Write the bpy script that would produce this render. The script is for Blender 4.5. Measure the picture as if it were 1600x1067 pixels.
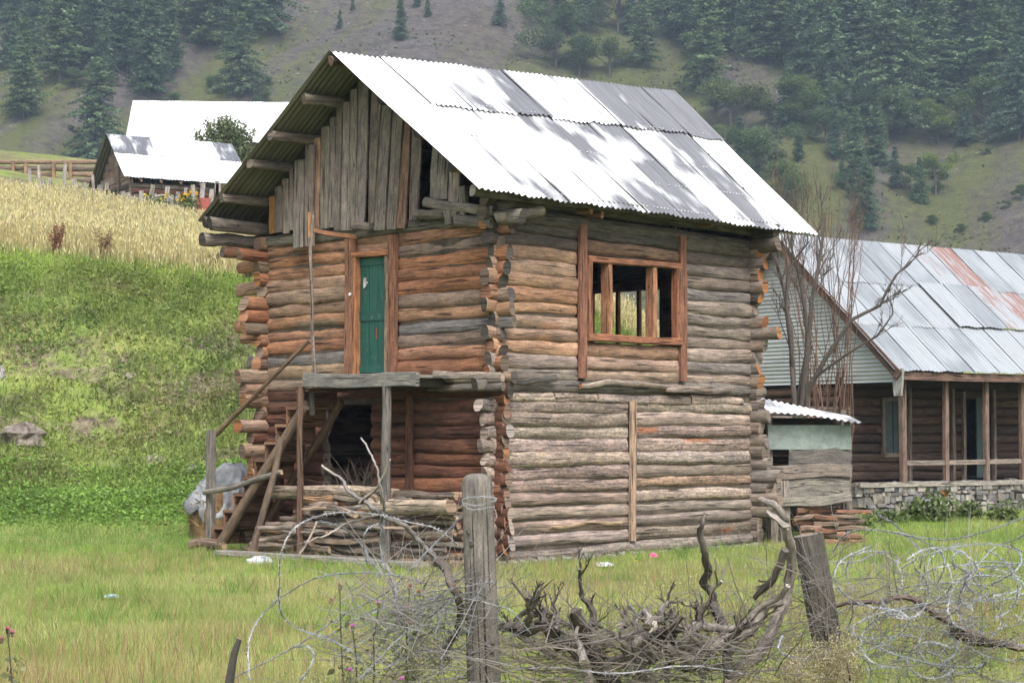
import bpy, math, random
import numpy as np
from mathutils import Vector, Matrix

for _o in list(bpy.data.objects):
    bpy.data.objects.remove(_o)
SC = bpy.context.scene
COL = SC.collection
R = math.radians
rnd = random.Random(7)
nrg = np.random.default_rng(11)

# ------------------------------------------------------------------ camera
FPX, CX, CY, CAMZ = 3050.0, 800.0, 533.5, 1.7
PITCH = math.atan(143.5 / FPX)
cam = bpy.data.cameras.new('camera')
cam.sensor_width = 36.0
cam.lens = FPX / 1600 * 36.0
cam.clip_start = 0.1
cam.clip_end = 3000
camo = bpy.data.objects.new('camera', cam)
COL.objects.link(camo)
camo.location = (0, 0, CAMZ)
camo.rotation_euler = (math.pi / 2 + PITCH, 0, 0)
SC.camera = camo

# ------------------------------------------------------------------ light: overcast day
SUN_EL, SUN_AZ = 52.0, 165.0          # azimuth clockwise from +Y (the view direction)
world = bpy.data.worlds.new('World')
SC.world = world
world.use_nodes = True
wn = world.node_tree
wn.nodes.clear()
sky = wn.nodes.new('ShaderNodeTexSky')
sky.sky_type = 'NISHITA'
sky.sun_disc = False
sky.sun_elevation = R(SUN_EL)
sky.sun_rotation = R(SUN_AZ)
sky.air_density = 1.0
sky.dust_density = 4.0
sky.ozone_density = 1.0
hsv = wn.nodes.new('ShaderNodeHueSaturation')      # cloud cover: the blue is veiled
hsv.inputs['Saturation'].default_value = 0.45
bg = wn.nodes.new('ShaderNodeBackground')
bg.inputs['Strength'].default_value = 0.15
wo = wn.nodes.new('ShaderNodeOutputWorld')
wn.links.new(sky.outputs[0], hsv.inputs['Color'])
wn.links.new(hsv.outputs[0], bg.inputs['Color'])
wn.links.new(bg.outputs[0], wo.inputs['Surface'])

sun = bpy.data.lights.new('sun', 'SUN')
sun.energy = 1.5
sun.angle = R(25)
sun.color = (1.0, 0.975, 0.945)
suno = bpy.data.objects.new('sun', sun)
COL.objects.link(suno)
_a, _e = R(SUN_AZ), R(SUN_EL)
_d = Vector((math.sin(_a) * math.cos(_e), math.cos(_a) * math.cos(_e), math.sin(_e)))
suno.rotation_euler = _d.to_track_quat('Z', 'Y').to_euler()
suno.location = (0, -20, 40)

SC.view_settings.view_transform = 'Standard'
SC.view_settings.look = 'None'
SC.view_settings.exposure = 1.28
SC.view_settings.gamma = 1.0
SC.view_settings.use_curve_mapping = False
SC.cycles.use_adaptive_sampling = True
SC.cycles.adaptive_threshold = 0.025
SC.cycles.max_bounces = 5
SC.cycles.diffuse_bounces = 2
SC.cycles.volume_bounces = 0
SC.cycles.transparent_max_bounces = 8

# ------------------------------------------------------------------ pixel rays (photograph is 1600 x 1067)
def ray(px, py):
    xc, yc = (px - CX) / FPX, (CY - py) / FPX
    c, s = math.cos(PITCH), math.sin(PITCH)
    return np.array((xc, c - yc * s, s + yc * c))
def P(px, py, d):
    r = ray(px, py)
    return np.array((0, 0, CAMZ)) + r * (d / r[1])
# house axes: local x runs along the window wall, local y along the gable wall
TH = R(47.2)
HC = np.array((-0.21, 25.5, 0.0))
AU = np.array((math.cos(TH), math.sin(TH), 0.0)); AV = np.array((-math.sin(TH), math.cos(TH), 0.0))
def Hp(px, py, axis, val):
    """house-local point where the line of sight through a pixel meets the plane u = val or v = val"""
    n = AU if axis == 'u' else AV
    o = np.array((0, 0, CAMZ)); r = ray(px, py)
    t = (val - np.dot(o - HC, n)) / np.dot(r, n)
    p = o + r * t - HC
    return np.array((np.dot(p, AU), np.dot(p, AV), p[2]))

# ------------------------------------------------------------------ object helpers
def tag(o, label=None, cat=None, group=None, kind=None):
    if label: o['label'] = label
    if cat: o['category'] = cat
    if group: o['group'] = group
    if kind: o['kind'] = kind
    return o
def empty(name, loc=(0, 0, 0), rz=0.0, label=None, cat=None, group=None):
    o = bpy.data.objects.new(name, None)
    COL.objects.link(o)
    o.location = loc
    o.rotation_euler = (0, 0, rz)
    o.empty_display_size = 0.2
    return tag(o, label, cat, group)
def link_mesh(name, me, parent=None):
    o = bpy.data.objects.new(name, me)
    COL.objects.link(o)
    if parent is not None:
        o.parent = parent
    return o
def copy_tree(o, parent=None):
    c = o.copy()
    COL.objects.link(c)
    c.parent = parent
    for ch in list(o.children):
        copy_tree(ch, c)
    return c

def nrm(v):
    v = np.asarray(v, float)
    l = np.linalg.norm(v)
    return v / l if l > 1e-9 else v

class MB:
    """collects verts (with a colour and grain coordinates each) and faces, then links them as one mesh"""
    def __init__(self):
        self.v = []; self.c = []; self.t = []; self.f = []; self.n = 0
    def add(self, v, f, c, t=None):
        v = np.asarray(v, float).reshape(-1, 3)
        k = len(v)
        c = np.asarray(c, float)
        if c.ndim == 1: c = np.tile(c, (k, 1))
        if t is None: t = v[:, [0, 2]] + v[:, [1, 1]]
        self.v.append(v); self.c.append(c); self.t.append(np.asarray(t, float))
        n = self.n
        self.f.extend([tuple(i + n for i in q) for q in f])
        self.n += k
    def sweep(self, pts, prof, scale, col, up=(0, 0, 1), caps=True, capcol=None, off=0.0, rings=None, slant=None):
        """profile swept along a path with a parallel-transported frame; prof is (M,2), closed"""
        pts = np.asarray(pts, float); N = len(pts); M = len(prof)
        tan = np.gradient(pts, axis=0)
        tan /= np.maximum(np.linalg.norm(tan, axis=1), 1e-9)[:, None]
        u = np.asarray(up, float)
        s = np.cross(tan[0], u)
        if np.linalg.norm(s) < 1e-3: s = np.cross(tan[0], (1, 0.2, 0))
        s = nrm(s)
        prof = np.asarray(prof, float)
        scale = np.broadcast_to(np.asarray(scale, float), (N,))
        d = np.concatenate(([0], np.cumsum(np.linalg.norm(np.diff(pts, axis=0), axis=1))))
        per = np.concatenate(([0], np.cumsum(np.linalg.norm(np.diff(np.vstack((prof, prof[:1])), axis=0), axis=1))))
        V = np.empty((N, M + 1, 3)); T = np.empty((N, M + 1, 2))
        for i in range(N):
            s = s - tan[i] * np.dot(s, tan[i]); s = nrm(s)
            w = np.cross(s, tan[i])
            pr = prof if rings is None else rings[i]
            q = np.vstack((pr, pr[:1])) * scale[i]
            V[i] = pts[i] + q[:, :1] * s + q[:, 1:] * w
            T[i, :, 0] = d[i] + off; T[i, :, 1] = per + off * 0.37
        if slant is not None:
            for i, k in ((0, slant[0]), (N - 1, slant[1])):
                w = np.cross(nrm(s - tan[i] * np.dot(s, tan[i])), tan[i])
                rel = V[i] - pts[i]
                V[i] = V[i] + tan[i] * (rel @ w)[:, None] * k + tan[i] * (rel @ np.cross(tan[i], w))[:, None] * k * .6
        f = []
        K = M + 1
        for i in range(N - 1):
            for j in range(M):
                a = i * K + j
                f.append((a, a + 1, a + K + 1, a + K))
        c = np.asarray(col, float)
        if c.ndim == 1: c = np.tile(c, (N * K, 1))
        else: c = c.reshape(-1, 3)
        self.add(V.reshape(-1, 3), f, c, T.reshape(-1, 2))
        if caps:
            cc = np.asarray(capcol if capcol is not None else (c[0] if c.ndim > 1 else c), float)
            for i, rev in ((0, False), (N - 1, True)):
                ring = V[i, :M]
                k = list(range(M))
                fl = [tuple(k if not rev else k[::-1])]
                tt = np.stack((np.full(M, off * 1.7), (ring - ring.mean(0))[:, 2] + off), 1)
                self.add(ring, fl, cc, tt)
    def box(self, lo, hi, col):
        (x0, y0, z0), (x1, y1, z1) = lo, hi
        v = [(x0, y0, z0), (x1, y0, z0), (x1, y1, z0), (x0, y1, z0), (x0, y0, z1), (x1, y0, z1), (x1, y1, z1), (x0, y1, z1)]
        f = [(0, 3, 2, 1), (4, 5, 6, 7), (0, 1, 5, 4), (1, 2, 6, 5), (2, 3, 7, 6), (3, 0, 4, 7)]
        ext = np.array((x1 - x0, y1 - y0, z1 - z0))
        L = int(np.argmax(ext)); o = [i for i in range(3) if i != L]
        vv = np.array(v)
        t = np.stack((vv[:, L], vv[:, o[0]] + vv[:, o[1]]), 1) + rnd.random() * 9
        self.add(vv, f, col, t)
    def build(self, name, mat, parent=None, smooth=False):
        me = bpy.data.meshes.new(name)
        v = np.concatenate(self.v); c = np.concatenate(self.c); t = np.concatenate(self.t)
        me.from_pydata(v.tolist(), [], self.f)
        a = me.attributes.new('Col', 'FLOAT_COLOR', 'POINT')
        a.data.foreach_set('color', np.hstack((c, np.ones((len(c), 1)))).astype(np.float32).ravel())
        a = me.attributes.new('grain', 'FLOAT2', 'POINT')
        a.data.foreach_set('vector', t.astype(np.float32).ravel())
        me.materials.append(mat)
        if smooth:
            me.polygons.foreach_set('use_smooth', [True] * len(me.polygons))
        me.update()
        return link_mesh(name, me, parent)

def tri_soup(name, V, C, mat, parent=None, quads=False, link=True):
    """V (N,k,3) separate triangles / quads with colours C (N,3) or (N,k,3)"""
    N, k = V.shape[:2]
    me = bpy.data.meshes.new(name)
    me.vertices.add(N * k); me.loops.add(N * k); me.polygons.add(N)
    me.vertices.foreach_set('co', V.astype(np.float32).ravel())
    me.loops.foreach_set('vertex_index', np.arange(N * k, dtype=np.int32))
    me.polygons.foreach_set('loop_start', np.arange(0, N * k, k, dtype=np.int32))
    if C.ndim == 2: C = np.repeat(C[:, None, :], k, axis=1)
    a = me.attributes.new('Col', 'FLOAT_COLOR', 'POINT')
    a.data.foreach_set('color', np.concatenate((C, np.ones((N, k, 1))), 2).astype(np.float32).ravel())
    me.materials.append(mat)
    me.update(calc_edges=True)
    me.validate()
    return link_mesh(name, me, parent) if link else me

# ------------------------------------------------------------------ materials
def new_mat(name):
    m = bpy.data.materials.new(name)
    m.use_nodes = True
    nt = m.node_tree
    b = nt.nodes['Principled BSDF']
    return m, nt, b
def N(nt, t, **kw):
    n = nt.nodes.new(t)
    for k, v in kw.items():
        if k in n.inputs: n.inputs[k].default_value = v
        else: setattr(n, k, v)
    return n
def L(nt, a, b): nt.links.new(a, b)
def ramp(nt, src, stops):
    r = nt.nodes.new('ShaderNodeValToRGB')
    el = r.color_ramp.elements
    while len(el) < len(stops): el.new(0.5)
    for e, (p, c) in zip(el, stops):
        e.position = p
        e.color = (c, c, c, 1) if not hasattr(c, '__len__') else (*c, 1)
    L(nt, src, r.inputs[0])
    return r.outputs[0]
def mul(nt, a, b, fac=1.0, mode='MULTIPLY'):
    m = nt.nodes.new('ShaderNodeMix'); m.data_type = 'RGBA'; m.blend_type = mode
    m.inputs[0].default_value = fac
    for s, i in ((a, 6), (b, 7)):
        if hasattr(s, 'is_output'): L(nt, s, m.inputs[i])
        else: m.inputs[i].default_value = (*s, 1)
    return m.outputs[2]
def mix(nt, f, a, b):
    m = nt.nodes.new('ShaderNodeMix'); m.data_type = 'RGBA'
    if hasattr(f, 'is_output'): L(nt, f, m.inputs[0])
    else: m.inputs[0].default_value = f
    for s, i in ((a, 6), (b, 7)):
        if hasattr(s, 'is_output'): L(nt, s, m.inputs[i])
        else: m.inputs[i].default_value = (*s, 1)
    return m.outputs[2]
def math_n(nt, op, a, b=None):
    m = nt.nodes.new('ShaderNodeMath'); m.operation = op
    for s, i in ((a, 0), (b, 1)):
        if s is None: continue
        if hasattr(s, 'is_output'): L(nt, s, m.inputs[i])
        else: m.inputs[i].default_value = s
    return m.outputs[0]
def attr(nt, name):
    a = nt.nodes.new('ShaderNodeAttribute'); a.attribute_name = name
    return a
def scaled(nt, src, sc):
    m = nt.nodes.new('ShaderNodeMapping'); m.inputs['Scale'].default_value = sc
    L(nt, src, m.inputs['Vector'])
    return m.outputs[0]
def noise(nt, vec, scale=1.0, detail=3.0, rough=0.6):
    n = nt.nodes.new('ShaderNodeTexNoise')
    n.inputs['Scale'].default_value = scale; n.inputs['Detail'].default_value = detail; n.inputs['Roughness'].default_value = rough
    L(nt, vec, n.inputs['Vector'])
    return n.outputs['Fac']
def bump(nt, b, h, strength, dist):
    n = nt.nodes.new('ShaderNodeBump')
    n.inputs['Strength'].default_value = strength; n.inputs['Distance'].default_value = dist
    L(nt, h, n.inputs['Height']); L(nt, n.outputs[0], b.inputs['Normal'])

def mat_wood(name, rough=0.85, peel=0.0, fine=1.0, soft=0.0):
    m, nt, b = new_mat(name)
    g = attr(nt, 'grain').outputs['Vector']; c = attr(nt, 'Col').outputs['Color']
    streak = noise(nt, scaled(nt, g, (4.0, 55 * fine, 1)), 1.0, 5, 0.72)
    blot = noise(nt, scaled(nt, g, (3.2, 8, 1)), 1.0, 6, 0.72)
    crack = noise(nt, scaled(nt, g, (1.1, 34 * fine, 1)), 1.0, 2, 0.5)
    vor = N(nt, 'ShaderNodeTexVoronoi'); vor.inputs['Scale'].default_value = 1.0
    L(nt, scaled(nt, g, (2.6, 5.5, 1)), vor.inputs['Vector'])
    knot = ramp(nt, vor.outputs['Distance'], [(0.05, 0.18), (0.12, 1.0)])
    col = mul(nt, c, ramp(nt, streak, [(0.3, 0.42 + soft), (0.7, 1.42 - soft)]))
    col = mul(nt, col, ramp(nt, blot, [(0.32, (0.52, 0.53, 0.57)), (0.66, (1.3, 1.24, 1.16))]))
    spk = noise(nt, scaled(nt, g, (38, 70, 1)), 1.0, 3, 0.7)
    col = mul(nt, col, ramp(nt, spk, [(0.32, 0.6), (0.6, 1.18)]), 0.75)
    ck = ramp(nt, crack, [(0.615, 1.0), (0.655, 0.22)])
    col = mul(nt, col, ck)
    col = mul(nt, col, knot, 0.8)
    if peel:
        pn = noise(nt, scaled(nt, g, (3.0, 11, 1)), 1.0, 5, 0.7)
        col = mix(nt, ramp(nt, pn, [(0.53, 0.0), (0.60, peel)]), col, mul(nt, c, (1.45, 1.36, 1.3)))
        pn2 = noise(nt, scaled(nt, g, (16, 30, 1)), 1.0, 3, 0.7)
        col = mul(nt, col, ramp(nt, pn2, [(0.38, 0.45), (0.55, 1.1)]), 0.7)
    L(nt, col, b.inputs['Base Color'])
    b.inputs['Roughness'].default_value = rough
    b.inputs['Specular IOR Level'].default_value = 0.25
    h = math_n(nt, 'ADD', math_n(nt, 'MULTIPLY', streak, 0.6), math_n(nt, 'MULTIPLY', ck, 0.8))
    bump(nt, b, h, 0.9, 0.02)
    return m
WOOD = mat_wood('weathered_wood')
BARK = mat_wood('peeling_bark_log', 0.9, 0.75)

def mat_col(name, rough=0.8, spec=0.3, metal=0.0, var=0.35, vs=9.0, bmp=0.0):
    """paint, stone, cloth ...: the vertex colour with object-space mottling"""
    m, nt, b = new_mat(name)
    c = attr(nt, 'Col').outputs['Color']
    tc = N(nt, 'ShaderNodeTexCoord').outputs['Object']
    n1 = noise(nt, tc, vs, 5, 0.65)
    n2 = noise(nt, tc, vs * 0.23, 3, 0.6)
    col = mul(nt, c, ramp(nt, n1, [(0.3, 1 - var), (0.7, 1 + var)]))
    col = mul(nt, col, ramp(nt, n2, [(0.3, 1 - var * 0.7), (0.7, 1 + var * 0.7)]))
    L(nt, col, b.inputs['Base Color'])
    b.inputs['Roughness'].default_value = rough
    b.inputs['Specular IOR Level'].default_value = spec
    b.inputs['Metallic'].default_value = metal
    if bmp: bump(nt, b, n1, 0.8, bmp)
    return m
STONE = mat_col('rough_stone', 0.9, 0.25, 0, 0.45, 7, 0.03)
PAINT = mat_col('worn_paint', 0.6, 0.3, 0, 0.25, 11)
CLOTH = mat_col('tarpaulin_cloth', 0.75, 0.3, 0, 0.45, 6, 0.07)
WIRE = mat_col('galvanised_wire', 0.6, 0.4, 0.2, 0.4, 20)
MUD = mat_col('mud_chinking', 0.95, 0.1, 0, 0.4, 8, 0.02)

def mat_leaf(name, trans=0.35, rough=0.6):
    m, nt, b = new_mat(name)
    c = attr(nt, 'Col').outputs['Color']
    b.inputs['Roughness'].default_value = rough
    b.inputs['Specular IOR Level'].default_value = 0.25
    L(nt, c, b.inputs['Base Color'])
    t = N(nt, 'ShaderNodeBsdfTranslucent')
    L(nt, mul(nt, c, (1.3, 1.25, 0.7)), t.inputs['Color'])
    ms = N(nt, 'ShaderNodeMixShader'); ms.inputs[0].default_value = trans
    L(nt, b.outputs[0], ms.inputs[1]); L(nt, t.outputs[0], ms.inputs[2])
    L(nt, ms.outputs[0], nt.nodes['Material Output'].inputs['Surface'])
    return m
LEAF = mat_leaf('leaf_blade')
NEEDLE = mat_leaf('conifer_needles', 0.2, 0.7)

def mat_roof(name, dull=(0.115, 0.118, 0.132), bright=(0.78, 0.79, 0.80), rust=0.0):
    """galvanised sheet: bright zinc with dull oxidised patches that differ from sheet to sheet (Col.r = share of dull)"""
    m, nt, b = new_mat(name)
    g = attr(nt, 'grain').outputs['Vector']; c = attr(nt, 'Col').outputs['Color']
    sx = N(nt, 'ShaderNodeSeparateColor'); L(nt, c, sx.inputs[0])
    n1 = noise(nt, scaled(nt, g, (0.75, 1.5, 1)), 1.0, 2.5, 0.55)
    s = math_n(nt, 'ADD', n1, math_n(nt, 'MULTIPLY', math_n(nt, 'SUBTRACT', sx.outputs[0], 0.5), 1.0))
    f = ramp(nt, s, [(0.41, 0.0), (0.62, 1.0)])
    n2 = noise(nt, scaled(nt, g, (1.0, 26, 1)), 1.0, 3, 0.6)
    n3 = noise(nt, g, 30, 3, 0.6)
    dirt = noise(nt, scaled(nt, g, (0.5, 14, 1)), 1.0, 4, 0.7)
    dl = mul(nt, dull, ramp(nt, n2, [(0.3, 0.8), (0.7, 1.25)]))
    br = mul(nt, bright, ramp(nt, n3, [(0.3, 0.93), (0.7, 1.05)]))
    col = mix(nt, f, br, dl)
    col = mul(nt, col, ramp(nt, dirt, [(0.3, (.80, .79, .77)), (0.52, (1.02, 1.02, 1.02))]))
    # dirt streaks and rust (Col.g)
    rn = noise(nt, scaled(nt, g, (0.9, 7, 1)), 1.0, 5, 0.7)
    rs = math_n(nt, 'ADD', rn, math_n(nt, 'SUBTRACT', sx.outputs[1], 0.5))
    col = mix(nt, ramp(nt, rs, [(0.62, 0.0), (0.74, 0.85)]), col, (0.21, 0.085, 0.056))
    bf = N(nt, 'ShaderNodeNewGeometry').outputs['Backfacing']          # inner face coloured darker for the shade under the roof
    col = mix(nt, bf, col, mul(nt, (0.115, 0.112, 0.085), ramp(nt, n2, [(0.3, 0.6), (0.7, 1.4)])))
    L(nt, col, b.inputs['Base Color'])
    b.inputs['Metallic'].default_value = 0.25
    b.inputs['Roughness'].default_value = 0.42
    bump(nt, b, n3, 0.15, 0.004)
    return m
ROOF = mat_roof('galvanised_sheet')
ROOFB = mat_roof('old_zinc_sheet', (0.19, 0.205, 0.222), (0.28, 0.298, 0.315))
ROOFG = mat_roof('gable_zinc_sheet', (0.29, 0.30, 0.30), (0.40, 0.405, 0.40))
ROOFU = mat_col('shade_toned_underside', 0.8, 0.2, 0.2, 0.3, 5)  # spare underside material, for shade put into the sheet colour
# ------------------------------------------------------------------ terrain
def sst(a, b, x):
    t = np.clip((np.asarray(x, float) - a) / (b - a), 0, 1)
    return t * t * (3 - 2 * t)
_ph = np.random.default_rng(5).uniform(0, 6.28, (40, 3))
def wob(x, y, f, k=0):
    """smooth pseudo noise about -1..1"""
    x = np.asarray(x, float); y = np.asarray(y, float)
    s = 0; a = 1.0; tot = 0
    for i in range(5):
        p = _ph[(k * 5 + i) % 40]
        th = p[0]
        s = s + a * np.sin((x * math.cos(th) + y * math.sin(th)) * f + p[1]) * np.cos((-x * math.sin(th) + y * math.cos(th)) * f * 0.83 + p[2])
        tot += a * 0.7; a *= 0.62; f *= 1.9
    return s / tot
def bank_base(x): return 36.0 + 15 * sst(1, 9, x) + 0.8 * wob(x, 0 * np.asarray(x), 0.35, 1)
def bank_top(x): return bank_base(x) + 11.0
def bank_h(x): return 5.53 - 0.1 * (np.asarray(x, float) + 12) * (1 - sst(3, 10, x)) - 3.2 * sst(1, 10, x)
def ground_z(x, y):
    x = np.asarray(x, float); y = np.asarray(y, float)
    z = 0.55 * sst(29, 37.5, y) * (1 - sst(3, 7, x)) + 0.03 * wob(x, y, 0.6, 2)
    b0 = bank_base(x); b1 = bank_top(x)
    t = np.clip((y - b0) / (b1 - b0), 0, 1)
    on = t * t * (3 - 2 * t) * 0.35 + t * 0.65
    lump = np.sin(np.clip(t, 0, 1) * math.pi) * (0.28 * wob(x, y, 0.55, 3) + 0.13 * wob(x, y, 1.7, 4))
    z = z + bank_h(x) * on + lump
    past = np.maximum(y - b1, 0)
    z = z + np.minimum(past, 60) * np.clip(0.14 - 0.0025 * (x + 15), .1, .16) * (1 - 0.9 * sst(2, 12, x)) + np.maximum(past - 60, 0) * 0.10
    return z
def hill_z(x, y):
    x = np.asarray(x, float); y = np.asarray(y, float)
    z = 14 + 0.57 * (y - 250) + 0.02 * x
    w = x * 0.96 - y * 0.28
    z = z + 2.6 * np.sin(w * 0.11 + 0.6) + 3.5 * np.sin(w * .045 + 2) + 3.2 * wob(x, y, 0.03, 5) + 1.3 * wob(x, y, 0.11, 6) + 0.5 * wob(x, y, 0.33, 7)
    return z
def grid_mesh(name, xs, ys, zf, mat):
    X, Y = np.meshgrid(xs, ys)
    Z = zf(X, Y)
    V = np.stack((X, Y, Z), 2).reshape(-1, 3)
    nx, ny = len(xs), len(ys)
    i = np.arange(ny - 1)[:, None] * nx + np.arange(nx - 1)[None, :]
    F = np.stack((i, i + 1, i + nx + 1, i + nx), 2).reshape(-1, 4)
    me = bpy.data.meshes.new(name)
    me.vertices.add(len(V)); me.loops.add(F.size); me.polygons.add(len(F))
    me.vertices.foreach_set('co', V.astype(np.float32).ravel())
    me.loops.foreach_set('vertex_index', F.astype(np.int32).ravel())
    me.polygons.foreach_set('loop_start', np.arange(0, F.size, 4, dtype=np.int32))
    me.polygons.foreach_set('use_smooth', np.ones(len(F), dtype=bool))
    me.materials.append(mat)
    me.update(calc_edges=True)
    return link_mesh(name, me)

# ground colours: lawn, bank soil and turf, field soil
m, nt, b = new_mat('turf_ground')
pos = N(nt, 'ShaderNodeNewGeometry').outputs['Position']
n1 = noise(nt, pos, 0.7, 5, 0.65); n2 = noise(nt, pos, 6.0, 4, 0.7); n3 = noise(nt, pos, 0.22, 3, 0.6)
turf = mix(nt, ramp(nt, n1, [(0.35, 0.0), (0.65, 1.0)]), (0.11, 0.16, 0.036), (0.18, 0.21, 0.055))
turf = mix(nt, ramp(nt, n3, [(0.48, 0.0), (0.66, 0.6)]), turf, (0.25, 0.22, 0.1))
soil = mix(nt, ramp(nt, n2, [(0.3, 0.0), (0.7, 1.0)]), (0.06, 0.052, 0.032), (0.17, 0.135, 0.10))
n4 = noise(nt, pos, 0.55, 6, 0.72)
sep = N(nt, 'ShaderNodeSeparateXYZ'); L(nt, pos, sep.inputs[0])
high = ramp(nt, math_n(nt, 'DIVIDE', sep.outputs['Z'], 10.0), [(0.05, 0.0), (0.12, 1.0)])
f = math_n(nt, 'MULTIPLY', ramp(nt, n4, [(0.47, 0.0), (0.58, 1.0)]), high)
col = mix(nt, f, turf, soil)
col = mul(nt, col, ramp(nt, n2, [(0.3, 0.65), (0.7, 1.3)]))
L(nt, col, b.inputs['Base Color'])
b.inputs['Roughness'].default_value = 0.95; b.inputs['Specular IOR Level'].default_value = 0.1
bump(nt, b, n2, 0.6, 0.06)
GROUND = m
# mountainside: olive turf, grey-violet scree, brown earth, pale stones
m, nt, b = new_mat('mountain_scree')
pos = N(nt, 'ShaderNodeNewGeometry').outputs['Position']
mp = N(nt, 'ShaderNodeMapping'); mp.inputs['Rotation'].default_value = (0, 0, R(-74))       # gullies run down the slope, a little aslant
L(nt, pos, mp.inputs['Vector'])
band = noise(nt, scaled(nt, mp.outputs[0], (0.007, 0.075, 0.01)), 1.0, 6, 0.62)
n1 = noise(nt, pos, 0.05, 5, 0.65); n2 = noise(nt, pos, 0.5, 6, 0.8); n3 = noise(nt, pos, 1.6, 3, 0.7)
scree = mix(nt, ramp(nt, n1, [(0.35, 0.0), (0.65, 1.0)]), (0.092, 0.082, 0.086), (0.09, 0.074, 0.06))
scree = mul(nt, scree, ramp(nt, n2, [(0.3, 0.4), (0.7, 1.6)]))
grass_c = mix(nt, ramp(nt, n2, [(0.3, 0.0), (0.7, 1.0)]), (0.052, 0.066, 0.022), (0.118, 0.118, 0.044))
fm = math_n(nt, 'ADD', math_n(nt, 'MULTIPLY', band, 0.75), math_n(nt, 'MULTIPLY', n2, 0.28))
col = mix(nt, ramp(nt, fm, [(0.46, 0.0), (0.56, 1.0)]), scree, grass_c)
col = mix(nt, ramp(nt, n3, [(0.64, 0.0), (0.72, 0.7)]), col, (0.28, 0.265, 0.255))
L(nt, col, b.inputs['Base Color'])
b.inputs['Roughness'].default_value = 0.95; b.inputs['Specular IOR Level'].default_value = 0.1
bump(nt, b, n2, 0.9, 1.2)
HILL = m

_ys = np.concatenate((np.linspace(-60, 10, 15), np.linspace(11, 70, 180), np.linspace(71, 320, 90)))
_xs = np.concatenate((np.linspace(-260, -32, 20), np.linspace(-30, 24, 170), np.linspace(26, 260, 20)))
tag(grid_mesh('ground', _xs, _ys, ground_z, GROUND), 'grassy ground rising in a bank to the field', None, None, 'structure')
tag(grid_mesh('hillside', np.linspace(-420, 420, 170), np.linspace(215, 800, 150), hill_z, HILL), 'steep scree and turf mountainside behind everything', None, None, 'structure')

def hit(px, py, zf=hill_z, d0=216, d1=800, step=1.0):
    r = ray(px, py)
    d = d0
    while d < d1:
        p = np.array((0, 0, CAMZ)) + r * (d / r[1])
        if p[2] <= float(zf(p[0], p[1])): return p
        d += step
    return None
# ------------------------------------------------------------------ wood shapes
def jit(c, a=0.12, r=rnd):
    k = 1 + r.uniform(-a, a)
    return (c[0] * k * (1 + r.uniform(-0.05, 0.05)), c[1] * k, c[2] * k * (1 + r.uniform(-0.06, 0.06)))
def log_into(mb, p0, p1, r0, r1=None, col=(.2, .15, .1), cap=None, n=12, seg=None, wobble=0.008, rough=0.055, flat=None, patch=None, bow=None, slant=.35, rr=rnd):
    """a crooked round log from p0 to p1; patch = (start share, end share, angle, width, colour) of bare or stained wood"""
    p0 = np.asarray(p0, float); p1 = np.asarray(p1, float)
    r1 = r0 if r1 is None else r1
    if seg is None: seg = int(np.clip(np.linalg.norm(p1 - p0) / .16, 4, 30))
    t = np.linspace(0, 1, seg + 1)
    pts = p0 + (p1 - p0) * t[:, None]
    ax = nrm(p1 - p0)
    e1 = nrm(np.cross(ax, (0.13, 0.2, 1))) ; e2 = np.cross(ax, e1)
    ph = [rr.uniform(0, 6.28) for _ in range(10)]
    pts = pts + e1 * (wobble * (np.sin(t * 5 + ph[0]) + 0.5 * np.sin(t * 13 + ph[1])))[:, None] + e2 * (wobble * (np.sin(t * 4.4 + ph[2]) + 0.5 * np.sin(t * 11 + ph[3])))[:, None]
    if bow is not None: pts = pts + np.asarray(bow, float) * (np.sin(t * math.pi))[:, None]
    th = np.arange(n) / n * 2 * math.pi + math.pi / n
    rad = (r0 + (r1 - r0) * t)[:, None] * (1 + rough * (np.sin(th[None] * 2 + ph[4] + t[:, None] * 2) + 0.7 * np.sin(th[None] * 3 + ph[5] - t[:, None] * 5) + 0.6 * np.sin(th[None] + t[:, None] * 9 + ph[6]) + 0.35 * np.sin(t[:, None] * 21 + ph[7])))
    lump = np.array([[rr.gauss(0, rough * .55) for _ in range(n)] for _ in range(seg + 1)])
    lump = (lump + np.roll(lump, 1, 1) * .6)
    rad = rad * (1 + lump)
    flat = rr.uniform(.55, .85) if flat is None else flat
    ct = np.cos(th); ct = np.sign(ct) * np.abs(ct) ** rr.uniform(.55, .95)        # axe-hewn, squarish section
    rings = np.stack((ct[None] * rad * flat, np.sin(th)[None] * rad), 2)
    c = np.tile(np.asarray(col, float), ((seg + 1), n + 1, 1))
    c = c * (1 + 0.13 * np.sin(t * 7 + ph[8]))[:, None, None] * (1 + 0.08 * np.sin(np.arange(n + 1) * 2.1 + ph[9]))[None, :, None]
    if patch is not None:
        a, b_, an, wd, pc = patch
        ang = np.append(th, th[0])
        da = np.abs((ang - an + math.pi) % (2 * math.pi) - math.pi)
        mk = ((t[:, None] > a) & (t[:, None] < b_) & (da[None] < wd))
        c[mk] = pc
    mb.sweep(pts, rings[0], 1.0, c, caps=True, capcol=cap if cap is not None else col, off=rr.uniform(0, 40), rings=rings, slant=(rr.uniform(-slant, slant), rr.uniform(-slant, slant)))
def log_obj(parent, p0, p1, r0, r1=None, name='log', mat=None, **kw):
    mb = MB(); log_into(mb, p0, p1, r0, r1, **kw)
    return mb.build(name, mat or WOOD, parent, True)
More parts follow.
